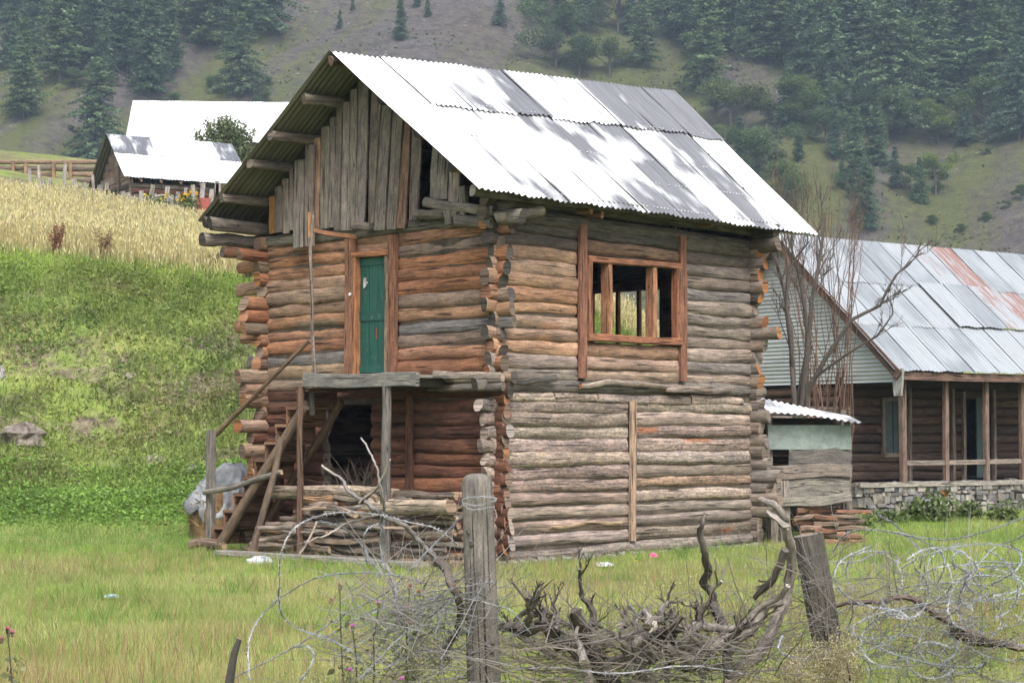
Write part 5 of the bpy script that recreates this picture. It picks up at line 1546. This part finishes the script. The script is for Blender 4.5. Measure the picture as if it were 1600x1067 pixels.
# scattered rocks on the mountainside
n = 5200
x = nrg.uniform(-130, 130, n); d = nrg.uniform(255, 470, n)
k = (wob(x, d, .045, 24) + .5 * wob(x, d, .17, 25) + nrg.normal(0, .3, n)) > .1; x, d = x[k], d[k]; n = len(x)
mb_v = []; mb_c = []
c = np.stack((x, d, hill_z(x, d)), 1)
s = nrg.uniform(.12, .42, (n, 1)) * np.array((1, 1, .6))
for a, b_, e in (((-1, -.4, -.2), (1, -.5, -.1), (.1, -.1, .8)), ((-1, -.4, -.2), (.1, -.1, .8), (-.2, .9, .5)), ((1, -.5, -.1), (.3, .8, .6), (.1, -.1, .8))):
    j = nrg.normal(0, .25, (n, 3))
    mb_v.append(np.stack((c + np.array(a) * s + j * s, c + np.array(b_) * s, c + np.array(e) * s + j * s), 1)); mb_c.append(np.array((.2, .185, .175)) * nrg.uniform(.6, 1.3, (n, 1)))
tag(tri_soup('scree_rocks', np.concatenate(mb_v), np.concatenate(mb_c), STONE), 'broken rocks scattered over the scree slopes', 'rocks', None, 'stuff')

# willow bush in front of the white roof
p = P(352, 292, 98.0)
wbsh = empty('willow_bush', p.tolist(), 0, 'rounded green willow bush between barn and white roof', 'bush')
n = 9000
g = nrg
th = g.uniform(0, 6.283, 220); tips = np.stack((np.cos(th) * g.uniform(.2, 1.9, 220), np.sin(th) * g.uniform(.1, 1.0, 220), g.uniform(2.2, 3.7, 220)), 1)
tips[:, 2] -= .45 * np.abs(tips[:, 0])
t = g.uniform(.35, 1.03, (220, 64)) ; c = (tips[:, None] * t[..., None]).reshape(-1, 3) + g.normal(0, .06, (220 * 64, 3))
V, C = leaves(c[:, 0], c[:, 1], c[:, 2], g.uniform(.05, .11, len(c)), np.array((.12, .145, .07)) * g.uniform(.5, 1.4, (len(c), 1)), 1.0)
tri_soup('leaves', V, C, LEAF, wbsh)
mb = MB()
for tp_ in tips[::4]: branch(mb, crooked((0, 0, -.3), tp_, 4, .03), .03, .006, (.12, .1, .07), 4)
mb.build('stems', WOOD, wbsh)
# yellow-flowering plant and green weeds by the fence
def flower_clump(px_, py_, d, w_, h_, fcol, nfl, label, name, cat='plant'):
    p = P(px_, py_, d); r = empty(name, p.tolist(), 0, label, cat)
    n = 300; c = np.stack((nrg.normal(0, w_ * .45, n), nrg.normal(0, w_ * .3, n), nrg.uniform(-.1, h_ * .9, n) * nrg.uniform(.3, 1, n)), 1)
    V, C = leaves(c[:, 0], c[:, 1], c[:, 2], nrg.uniform(.04, .09, n), np.array((.10, .135, .05)) * nrg.uniform(.5, 1.4, (n, 1)))
    tri_soup('leaves', V, C, LEAF, r)
    for i in range(nfl):
        c = np.array((rnd.gauss(0, w_ * .4), rnd.gauss(-.1, w_ * .2), rnd.uniform(h_ * .4, h_)))
        V, C = leaves(*(np.full(6, q) + nrg.normal(0, .03, 6) for q in c), np.full(6, .07), np.array(fcol) * nrg.uniform(.8, 1.2, (6, 1)))
        tri_soup('flower', V, C, LEAF, r)
flower_clump(292, 322, 73.5, .45, .5, (.7, .48, .03), 9, 'plant with bright yellow flowers by the fence end', 'yellow_flower')
for i, (x, y, d, w_, h_) in enumerate(((1432, 806, 38.0, .3, .5), (1466, 808, 37.5, .35, .8), (1512, 806, 38.5, .3, .5), (1570, 812, 38.0, .35, .55), (1390, 815, 37.0, .35, .35), (1340, 822, 34.5, .3, .3))):
    flower_clump(x, y, d, w_, h_ * .8, (.2, .1, .04), 1 if i == 1 else 0, ['leafy weed before the stone plinth under the corner post', 'tallest leafy weed before the stone plinth', 'leafy weed before the stone plinth below the dark doorway', 'leafy weed before the stone plinth at the picture edge', 'small weed left of the porch corner', 'small weed beside the wood store'][i], 'leafy_weed')
flower_clump(243, 322, 73.5, .7, .55, (.6, .45, .05), 4, 'dense green weeds with few yellow flowers by the fence', 'tall_weed')
# ------------------------------------------------------------------ foreground fence: posts
def fence_post(top, bot, d, r0, r1, label, col, round_top, cap):
    p1, p0 = P(*top, d), P(*bot, d)
    base = p0 + (p0 - p1) / (p1[2] - p0[2]) * (p0[2] + .1) if p0[2] > -.1 else p0
    fp = empty('fence_post', (base[0], base[1], 0), 0, label, 'post')
    a = base - np.array((base[0], base[1], 0)); b_ = p1 - np.array((base[0], base[1], 0))
    mb = MB()
    k = 16; t = np.linspace(0, 1, k + 1)
    n = 14; th = np.arange(n) / n * 6.283
    pts = a + (b_ - a) * t[:, None]
    rad = (r0 + (r1 - r0) * t)[:, None] * (1 + .03 * np.sin(th * 2 + 1)[None] + .02 * np.sin(th * 3 + t[:, None] * 4))
    if round_top:
        pts = np.vstack((pts, b_ + (b_ - a) / np.linalg.norm(b_ - a) * np.array([[.018], [.030], [.036]])))
        rad = np.vstack((rad, rad[-1] * .9, rad[-1] * .7, rad[-1] * .4))
    # two long drying cracks
    rad[:14, 9] *= .97; rad[2:12, 11] *= .88
    rings = np.stack((np.cos(th)[None] * rad, np.sin(th)[None] * rad), 2)
    mb.sweep(pts, rings[0], 1.0, col, up=(0, 1, 0), capcol=cap, off=rnd.uniform(0, 20), rings=rings)
    mb.build('shaft', POSTW, fp, True)
    for i in range(5):
        s = rnd.uniform(.45, .9); an = rnd.uniform(3.6, 5.8)
        c = a + (b_ - a) * s; c = c + np.array((math.cos(an), math.sin(an), 0)) * r0 * .96
        kb = MB(); log_into(kb, c, c + np.array((math.cos(an), math.sin(an), 0)) * .012, .014, .008, col=(.09, .08, .07), n=8, seg=2, wobble=0); kb.build('knot', WOOD, fp, True)
    return fp
POSTW = mat_wood('split_post_wood', .85, 0, 2.2, .22)
fence_post((745, 752), (757, 1067), 9.0, .080, .068, 'upright grey round-topped fence post before the house corner', (.185, .17, .15), True, (.2, .19, .17))
fence_post((1262, 835), (1300, 1040), 9.6, .074, .073, 'short leaning cut-off fence post tangled in barbed wire', (.105, .097, .083), False, (.20, .18, .15))
mb = MB(); q = px_path([(352, 1110, 0), (360, 1055, 0), (366, 1020, 0), (374, 998, 0)], 8.6); off_ = np.array((q[0][0], q[0][1], 0)); q2 = np.vstack((q[0] * np.array((1, 1, 0)), q))
branch(mb, q2 - off_, .026, .012, (.11, .10, .095), 8); o = mb.build('pointed_stake', WOOD, None, True); o.location = off_.tolist(); tag(o, 'dark pointed stake at the bottom edge left of the fence post', 'stake')

# ------------------------------------------------------------------ barbed wire
def smooth_path(p, k=8):
    p = np.asarray(p, float); n = len(p); out = []
    for i in range(n - 1):
        a, b_, c, d = p[max(i - 1, 0)], p[i], p[i + 1], p[min(i + 2, n - 1)]
        for t in np.linspace(0, 1, k, endpoint=False):
            out.append(.5 * (2 * b_ + (c - a) * t + (2 * a - 5 * b_ + 4 * c - d) * t * t + (3 * b_ - a - 3 * c + d) * t ** 3))
    out.append(p[-1])
    return np.array(out)
TRI = np.array([(1, 0), (-.5, .87), (-.5, -.87)])
WC = (.25, .255, .27)
def wire(pl, d, label, group=None, r=.0026, step=.034, blen=.012, col=WC, dvar=.25):
    k = len(pl)
    ph = rnd.uniform(0, 6)
    pts = smooth_path([P(x, y, d + dvar * math.sin(i * 1.3 + ph)) for i, (x, y) in enumerate(pl)])
    mb = MB(); c = jit(col, .2)
    o0 = pts[0].copy()
    mb.sweep(pts - o0, TRI, r, c, caps=False)
    tw = pts - o0 + np.array([(math.sin(i * 2.1), 0, math.cos(i * 2.1)) for i in range(len(pts))]) * r * 1.6
    mb.sweep(tw, TRI, r * .8, c, caps=False)
    s = np.concatenate(([0], np.cumsum(np.linalg.norm(np.diff(pts, axis=0), axis=1))))
    for q in np.arange(step / 2, s[-1], step):
        j = min(int(np.searchsorted(s, q)) , len(pts) - 1)
        p = pts[j] - o0; tn = nrm(pts[j] - pts[j - 1] if j else pts[1] - pts[0])
        for _ in range(2):
            v = nrm(np.cross(tn, (rnd.gauss(0, 1), rnd.gauss(0, 1), rnd.gauss(0, 1)))) * blen + tn * rnd.uniform(-.4, .4) * blen
            mb.sweep(np.array([p - v, p, p + v]), TRI, [.0004, r * .9, .0004], c, caps=False)
    o = mb.build('barbed_wire', WIRE); o.location = o0.tolist(); tag(o, label, 'wire', group)
z1 = lambda pl: [(340 + x / 3.075, 720 + y / 3.075) for x, y in pl]
z3 = lambda pl: [(1100 + x / 3.2, 740 + y / 3.2) for x, y in pl]
wire(z1([(155, 1060), (150, 870), (210, 740), (290, 660), (300, 480), (340, 360), (420, 290), (560, 250), (750, 255), (900, 290), (1060, 330), (1170, 420)]), 8.9, 'tall loop of barbed wire reaching highest left of the upright post')
wire(z1([(60, 1050), (280, 940), (440, 850), (600, 740), (780, 650), (870, 580), (960, 480), (1100, 340), (1200, 240), (1325, 175)]), 8.95, 'barbed wire strand climbing diagonally to the top of the upright post')
wire(z1([(290, 620), (310, 740), (400, 810), (520, 850), (640, 910), (700, 980)]), 8.8, 'short barbed wire arc hanging low in the left loop')
wire(z1([(250, 690), (450, 570), (620, 540), (780, 540), (900, 560), (1060, 600), (1180, 560)]), 9.1, 'level barbed wire strand arching through the left loop')
wire(z1([(480, 290), (600, 320), (690, 400), (730, 470), (790, 540), (850, 640), (870, 800)]), 9.0, 'barbed wire curving down through the middle of the left loop')
wire(z1([(720, 500), (700, 380), (730, 320), (790, 315), (780, 400), (800, 520)]), 8.9, 'small curled barbed wire end left of the upright post')
wire(z1([(380, 895), (430, 890), (460, 930), (440, 1000), (400, 1050)]), 8.7, 'small barbed wire hook low beside the pointed stake')
wire([(690, 1062), (760, 1052), (860, 1042), (960, 1052), (1080, 1040), (1190, 1058)], 8.8, 'low barbed wire strand running right from the upright post')
wire([(722, 785), (745, 790), (770, 783), (774, 778), (745, 776), (722, 781), (735, 796), (772, 792)], 8.87, 'barbed wire wound round the head of the upright post', dvar=.0)
wire([(650, 958), (722, 936), (775, 946), (800, 955), (830, 990)], 8.88, 'barbed wire strand crossing the middle of the upright post', dvar=.02)
for pl, lb in (([(640, 400), (700, 310), (800, 280), (920, 290), (1020, 310), (1120, 350), (1190, 400), (1200, 470), (1170, 540)], 'big barbed wire arch right of the leaning post'),
               ([(860, 200), (950, 250), (1000, 300), (1060, 360), (1090, 400), (1080, 470)], 'barbed wire coming down from the stone plinth side to the big arch'),
               ([(620, 440), (760, 440), (880, 390), (960, 410), (970, 450)], 'low barbed wire hump just right of the leaning post'),
               ([(640, 560), (720, 620), (745, 690), (720, 760), (690, 810)], 'barbed wire bow hanging beside the leaning post'),
               ([(1260, 480), (1245, 420), (1270, 390), (1300, 395)], 'small upright barbed wire hook in the right grass'),
               ([(1230, 440), (1330, 510), (1385, 580), (1350, 640), (1260, 670), (1160, 690)], 'round barbed wire loop in the right grass'),
               ([(980, 300), (1200, 330), (1400, 290), (1620, 210)], 'long barbed wire strand rising to the right picture edge'),
               ([(1290, 600), (1340, 500), (1450, 370), (1560, 330), (1620, 290)], 'barbed wire strand bent upward near the right picture edge')):
    wire(z3(pl), 9.8, lb)
g_ = random.Random(77)
for i in range(38):
    cx_, cy_ = g_.uniform(1310, 1600), g_.uniform(885, 1060)
    rx, ry = g_.uniform(25, 105), g_.uniform(15, 55)
    a0 = g_.uniform(0, 6.28); sp = g_.uniform(2.2, 5.6); tl = g_.uniform(-.5, .5)
    pl = [(cx_ + rx * math.cos(a0 + sp * t) - ry * tl * math.sin(a0 + sp * t), cy_ + ry * math.sin(a0 + sp * t) + rx * tl * .5 * math.cos(a0 + sp * t)) for t in np.linspace(0, 1, 8)]
    wire(pl, 9.6 + g_.uniform(-.8, .8), '%s coil of barbed wire %s in the right tangle, %s' % ('large' if rx > 65 else 'small', 'high' if cy_ < 950 else 'low', 'by the leaning post' if cx_ < 1400 else 'in its middle' if cx_ < 1500 else 'at the picture edge'), 'barbed wire coils at the right', col=(.24, .245, .26))
for i in range(11):
    a = (g_.uniform(500, 620), g_.uniform(960, 1067)); b_ = (g_.uniform(690, 740), g_.uniform(880, 1020))
    wire([a, ((a[0] + b_[0]) / 2, (a[1] + b_[1]) / 2 - g_.uniform(10, 30)), b_, (b_[0] + 40, b_[1] + g_.uniform(-10, 20))], 9.05 + g_.uniform(-.2, .25), '%s barbed wire strand in the tangle at the upright post, %s' % ('high' if b_[1] < 930 else 'mid-height' if b_[1] < 980 else 'low', 'reaching far left' if a[0] < 555 else 'close to the post'), 'barbed wire beside the upright post', col=(.22, .225, .24))

# ------------------------------------------------------------------ dead wood heaped on the fence
z2 = lambda pl: [(740 + x / 3.2, 740 + y / 3.2) for x, y in pl]
def dead_branch(pl, d, r0, r1, col, label, tw=5, tr=.3, name='dead_branch', wobb=.0022, depth=1, dvar=.15):
    ph = rnd.uniform(0, 6)
    if len(pl) > 3:          # extra kinks between the bends
        pl = [q for i in range(len(pl) - 1) for q in (pl[i], ((pl[i][0] + pl[i + 1][0]) / 2 + rnd.gauss(0, 3.2), (pl[i][1] + pl[i + 1][1]) / 2 + rnd.gauss(0, 3.2)))] + [pl[-1]]
    pts = smooth_path([P(x, y, d + dvar * math.sin(i * .5 + ph)) for i, (x, y) in enumerate(pl)], 4)
    pts = pts + np.array([[rnd.gauss(0, wobb) for _ in range(3)] for _ in pts])
    o0 = pts[-1].copy(); o0 = np.array((o0[0], o0[1], min(pts[:, 2])))
    mb = MB(); q = pts - o0
    n = 7; th = np.arange(n) / n * 6.283; N_ = len(q)
    t = np.linspace(0, 1, N_)
    rad = (r0 + (r1 - r0) * t)[:, None] * (1 + .13 * np.sin(th * 2 + t[:, None] * 6 + ph) + .06 * np.sin(t * 13 + ph)[:, None] + .05 * np.sin(t[:, None] * 37 + th * 3))
    rings = np.stack((np.cos(th)[None] * rad, np.sin(th)[None] * rad), 2)
    mb.sweep(q, rings[0], 1.0, col, rings=rings, off=rnd.uniform(0, 9), capcol=np.array(col) * 1.4)
    r = empty(name, o0.tolist(), 0, label, 'branch')
    mb.build('limb', WOOD, r, True)
    if tw:
        mw = MB(); twigs_on(mw, q, r0 * .55, depth, col, 1.0, tw, lift=.6, f=tr); mw.build('twigs', WOOD, r, True)['kind'] = 'stuff'
    return r
DKB, PLB, MDB = (.095, .083, .074), (.29, .265, .24), (.16, .142, .125)
dead_branch(z2([(1160, 200), (1130, 290), (1160, 440), (1150, 540), (1200, 640), (1240, 740), (1270, 880), (1290, 1010)]), 9.2, .010, .030, DKB, 'dark snaking branch standing upright between the posts', 3, .12)
dead_branch(z2([(1430, 130), (1510, 160), (1560, 240), (1590, 380), (1575, 560), (1530, 700), (1420, 900), (1250, 1090)]), 9.35, .014, .036, (.25, .22, .195), 'thick pale driftwood limb bent beside the leaning post', 5, .2)
dead_branch(z2([(1470, 190), (1530, 235), (1570, 270)]), 9.3, .012, .018, PLB, 'short pale stub forking off the bent driftwood limb', 0)
dead_branch(z2([(1570, 560), (1440, 660), (1290, 775), (1150, 765), (1090, 770), (1040, 860), (980, 930)]), 9.1, .014, .024, (.24, .215, .19), 'long pale pole sloping down from the leaning post', 5, .2)
dead_branch(z2([(1540, 640), (1420, 740), (1280, 830), (1150, 900), (1060, 960)]), 9.2, .022, .034, (.19, .17, .15), 'thick grey limb below the long pale pole', 4, .25)
dead_branch(z2([(1560, 380), (1500, 520), (1400, 620)]), 9.2, .022, .012, DKB, 'short dark stick leaning at the leaning post', 3, .3)
dead_branch(z2([(130, 760), (220, 765), (270, 790), (350, 750), (395, 790), (430, 850), (520, 880), (600, 950)]), 9.15, .022, .045, DKB, 'dark gnarled root spreading right of the upright post', 8, .35, depth=2)
dead_branch(z2([(200, 750), (260, 690), (350, 690), (365, 750)]), 9.1, .010, .02, DKB, 'dark hooked stub on top of the gnarled root', 2, .3)
dead_branch(z2([(500, 680), (540, 780), (560, 880), (640, 1000), (720, 1090)]), 9.0, .022, .05, (.09, .078, .07), 'dark split root end pointing up from the heap', 7, .3, depth=2)
dead_branch(z2([(520, 830), (560, 960), (585, 1090)]), 8.9, .018, .03, PLB, 'pale straight stick in front of the dark roots', 2, .25)
dead_branch(z2([(640, 850), (760, 830), (830, 830), (940, 820), (960, 850), (1060, 930), (1150, 1010)]), 9.1, .012, .02, (.2, .18, .165), 'pale crooked branch lying across the heap', 8, .35, depth=2)
dead_branch(z2([(660, 960), (740, 920), (820, 870), (880, 850), (960, 780), (1060, 780)]), 9.0, .022, .010, DKB, 'dark bent branch under the pale crooked one', 6, .35, depth=2)
dead_branch(z2([(840, 690), (815, 820), (790, 900), (800, 1060)]), 9.05, .010, .018, (.2, .18, .16), 'thin pale upright stick in the middle of the heap', 3, .3)
dead_branch(z1([(1050, 485), (1110, 540), (1150, 640), (1165, 740), (1130, 850), (1100, 960)]), 8.95, .022, .016, (.12, .10, .09), 'brown hooked branch hanging left of the upright post', 3, .25)
dead_branch(z1([(500, 20), (600, 90), (700, 190), (770, 240), (900, 310), (1000, 420), (1060, 490)]), 9.2, .006, .016, (.22, .20, .19), 'slender grey bough reaching up before the firewood', 9, .35, depth=1)
dead_branch(z1([(690, -110), (760, 20), (790, 160), (785, 300), (800, 460), (850, 600), (860, 780)]), 9.1, .004, .011, (.27, .25, .24), 'thin pale shoot standing before the landing post', 9, .3, depth=1)
dead_branch(z1([(830, -10), (770, 120), (680, 200)]), 9.0, .004, .007, (.33, .29, .25), 'pale broken twig crossing the thin shoot', 2, .3)
dead_branch(z1([(480, 290), (430, 390), (390, 450)]), 9.0, .006, .004, (.36, .31, .26), 'short pale twig before the firewood', 1, .3)
dead_branch(z1([(770, 260), (620, 300), (480, 370), (390, 440)]), 9.05, .006, .003, (.3, .27, .24), 'thin pale twig slanting before the firewood', 2, .2)
dead_branch(z3([(640, 670), (800, 640), (940, 620), (1100, 660), (1250, 750), (1400, 830), (1620, 875)]), 9.7, .010, .020, (.17, .13, .11), 'long thin brown branch lying through the right wire tangle', 6, .18)
dead_branch(z3([(1250, 780), (1320, 830), (1400, 840), (1500, 850)]), 9.8, .03, .02, (.075, .06, .055), 'dark thick branch end low in the right wire tangle', 4, .3)
dead_branch(z3([(700, 900), (720, 960), (735, 1030)]), 9.0, .006, .008, (.13, .1, .085), 'short brown stalk at the foot of the leaning post', 1, .3)
for i in range(26):
    a = (g_.uniform(790, 1160), g_.uniform(975, 1060)); an = g_.uniform(-2.9, -.3); ln = g_.uniform(40, 110)
    pl = [(a[0] + ln * t * math.cos(an) + g_.uniform(-9, 9), a[1] + ln * t * math.sin(an) * .8 + g_.uniform(-9, 9)) for t in (0, .3, .6, 1)]
    kc = g_.randrange(4)
    r = dead_branch(pl, 9.1 + g_.uniform(-.35, .3), g_.uniform(.010, .026), .006, (DKB, MDB, PLB, (.17, .15, .13))[kc], '%s %s crooked branch in the brushwood heap, %s' % ('long' if ln > 75 else 'short', ('dark', 'brown', 'pale', 'grey')[kc], 'by the upright post' if a[0] < 900 else 'halfway between the posts' if a[0] < 1040 else 'by the driftwood limb'), 5, .4, depth=1)
    r['group'] = 'dead branches heaped between the posts'
# fine dead stalks, one mass
mb = MB()
def stalks(n, pxr, pyr, d, col, ln=(.15, .5), r=.0022, up=.5):
    for _ in range(n):
        x = g_.gauss((pxr[0] + pxr[1]) / 2, (pxr[1] - pxr[0]) / 3.2); y = g_.uniform(*pyr)
        p = P(x, y, d + g_.uniform(-.45, .45)); l = g_.uniform(*ln)
        dr = nrm((g_.gauss(0, 1), g_.gauss(0, .6), g_.uniform(-.2, 1) * up * 2))
        q = crooked(p, p + dr * l, 3, .06, g_)
        mb.sweep(q, TRI, [r, r * .9, r * .7, r * .3], jit(col, .3, g_), caps=False)
stalks(430, (560, 760), (910, 1090), 9.0, (.36, .35, .35))
stalks(300, (770, 1180), (985, 1090), 9.1, (.24, .215, .195))
stalks(430, (1290, 1620), (890, 1090), 9.7, (.33, .315, .295), (.12, .5))
stalks(150, (1150, 1300), (880, 1060), 9.4, (.3, .275, .25))
stalks(260, (800, 1180), (990, 1090), 9.05, (.32, .29, .26), (.2, .6), .0035, .35)
o = mb.build('dry_stalks', WOOD); tag(o, 'fine dead grey stalks tangled along the fence', 'dry stalks', None, 'stuff')
# pale seeding weeds at the bottom right
def fluff(n, pxr, pyr, d, col, s=(.006, .018)):
    x = nrg.normal((pxr[0] + pxr[1]) / 2, (pxr[1] - pxr[0]) / 3.6, n); y = nrg.uniform(pyr[0], pyr[1], n) + 14 * np.abs(nrg.normal(0, 1, n)) * 0
    dd = d + nrg.uniform(-.4, .4, n)
    pts = np.array([P(a, b_, c) for a, b_, c in zip(x, y, dd)])
    return leaves(pts[:, 0], pts[:, 1], pts[:, 2], nrg.uniform(s[0], s[1], n), np.array(col) * nrg.uniform(.6, 1.35, (n, 1)), .9)
def seedheads(k, pxr, pyr, d, col, per=260, rad=.05, s=(.0025, .007)):
    Vl, Cl = [], []
    for _ in range(k):
        x = g_.gauss((pxr[0] + pxr[1]) / 2, (pxr[1] - pxr[0]) / 3.4); y = pyr[0] + (pyr[1] - pyr[0]) * g_.random() ** .6 + .0025 * (x - (pxr[0] + pxr[1]) / 2) ** 2
        p = P(x, y, d + g_.uniform(-.35, .35)); r = rad * g_.uniform(.5, 1.3)
        c = p + nrg.normal(0, 1, (per, 3)) * np.array((r, r, r * 1.3)) * .6
        c[:, 2] -= np.abs(nrg.normal(0, r, per)) * .8
        v_, c_ = leaves(c[:, 0], c[:, 1], c[:, 2], nrg.uniform(s[0], s[1], per), np.array(col) * g_.uniform(.65, 1.25) * nrg.uniform(.55, 1.4, (per, 1)), 1.0)
        Vl.append(v_); Cl.append(c_)
    return np.concatenate(Vl), np.concatenate(Cl)
Vs, Cs = zip(seedheads(75, (1165, 1345), (1000, 1090), 9.0, (.33, .285, .185)), seedheads(16, (1285, 1345), (985, 1050), 9.1, (.3, .26, .16), 200), seedheads(60, (1360, 1620), (950, 1090), 9.7, (.22, .205, .14), 120, .07), seedheads(40, (570, 720), (990, 1090), 9.0, (.2, .2, .14), 110, .07), seedheads(14, (470, 560), (1035, 1090), 8.9, (.28, .26, .17), 140), seedheads(26, (1010, 1110), (880, 960), 11.5, (.3, .29, .16), 70, .07))
tag(tri_soup('dry_weeds', np.concatenate(Vs), np.concatenate(Cs), LEAF), 'pale seeding weeds along the foot of the fence', 'weeds', None, 'stuff')
# thistles
def thistle(px_, py_, d, label, col=(.62, .2, .6), n=1, dry=False):
    p = P(px_, py_, d); r = empty('thistle', (p[0], p[1], 0), 0, label, 'thistle')
    h = p[2]
    mb = MB(); q = crooked((rnd.uniform(-.08, .08), 0, 0), (0, 0, h), 6, .015); branch(mb, q, .006, .003, (.13, .14, .09), 5)
    mb.build('stem', WOOD, r)
    c = q[nrg.integers(2, 6, 60)] + nrg.normal(0, .035, (60, 3))
    V_, C_ = leaves(c[:, 0], c[:, 1], c[:, 2], nrg.uniform(.01, .028, 60), np.array((.15, .16, .09)) * nrg.uniform(.6, 1.3, (60, 1))); tri_soup('leaves', V_, C_, LEAF, r)
    for i in range(n):
        b_ = np.array((0, 0, h)) + (np.array((rnd.gauss(0, .04), rnd.gauss(0, .03), -abs(rnd.gauss(0, .05)))) if i else 0)
        mb = MB(); log_into(mb, b_ + np.array((0, 0, -.012)), b_ + np.array((0, 0, .008)), .007, .010, col=(.17, .13, .09) if dry else (.12, .13, .07), n=8, seg=3, wobble=.0); fl = mb.build('flower_base', WOOD, r, True)
        k = 46; dr = nrg.normal(0, 1, (k, 3)); dr[:, 2] = np.abs(dr[:, 2]) + .5; dr /= np.linalg.norm(dr, axis=1)[:, None]
        c = b_ + np.array((0, 0, .006)); w_ = nrg.normal(0, .0018, (k, 3))
        V_ = np.stack((np.tile(c, (k, 1)) + w_, np.tile(c, (k, 1)) - w_, c + dr * .02), 1)
        tri_soup('florets', V_, np.array(col) * nrg.uniform(.7, 1.2, (k, 1)), LEAF, fl)
thistle(592, 944, 8.8, 'thistle with a bright pink flower nearest the hooked branch')
thistle(551, 981, 8.7, 'thistle with a bright pink flower low in the wire loop')
thistle(547, 1050, 8.6, 'thistle with a pink flower at the bottom edge')
thistle(627, 1064, 8.6, 'pink thistle flower just showing at the bottom edge')
thistle(531, 917, 8.8, 'faded brown thistle head highest in the wire loop', (.4, .27, .2), 2, True)
thistle(640, 918, 8.9, 'faded orange thistle heads left of the hooked branch', (.45, .25, .16), 2, True)
thistle(636, 952, 8.85, 'dull pink thistle head below the faded orange ones', (.45, .25, .3), 2, True)
thistle(12, 985, 8.6, 'reddish thistle with several heads at the left picture edge', (.5, .2, .25), 4, True)
# little yellow flowers in the right grass
for i, (x, y, d) in enumerate(((1444, 869, 13.4), (1532, 891, 13.0), (1350, 803, 24.0), (993, 885, 25.0))):
    p = P(x, y, d); gz = float(ground_z(p[0], p[1])); p[2] = max(p[2], gz + .08)
    r = empty('yellow_flower', (p[0], p[1], gz), 0, ['small yellow flower under the big wire arch', 'small yellow flower in the grass at the right edge', 'tiny yellow flower near the stone plinth', 'tiny yellow flower against the bottom log'][i], 'flower')
    mb = MB(); branch(mb, [(0, 0, 0), (.01, 0, (p[2] - gz) * .5), (0, 0, p[2] - gz)], .004, .003, (.1, .14, .04), 4); mb.build('stem', LEAF, r)
    k = 14; an = np.arange(k) / k * 6.283; c = np.array((0, 0, p[2] - gz)); dr = np.stack((np.cos(an), np.sin(an), .5 + 0 * an), 1) * .022; sd = np.stack((-np.sin(an), np.cos(an), 0 * an), 1) * .008
    tri_soup('petals', np.stack((np.tile(c, (k, 1)), c + dr + sd, c + dr - sd), 1), np.tile(np.array((.8, .6, .03)), (k, 1)), LEAF, r)
# ------------------------------------------------------------------ hazy mountain air
mb = MB(); mb.box((-430, -80, -2.5), (430, 830, 365), (1, 1, 1))
m, nt, b = new_mat('mountain_haze')
nt.nodes.remove(b)
pv = N(nt, 'ShaderNodeVolumePrincipled')
pv.inputs['Color'].default_value = (.60, .77, .98, 1)
pv.inputs['Density'].default_value = 0.00034
pv.inputs['Anisotropy'].default_value = 0.1
L(nt, pv.outputs[0], nt.nodes['Material Output'].inputs['Volume'])
hz = mb.build('haze', m); tag(hz, 'thin blue mountain haze filling the valley', 'haze', None, 'stuff')
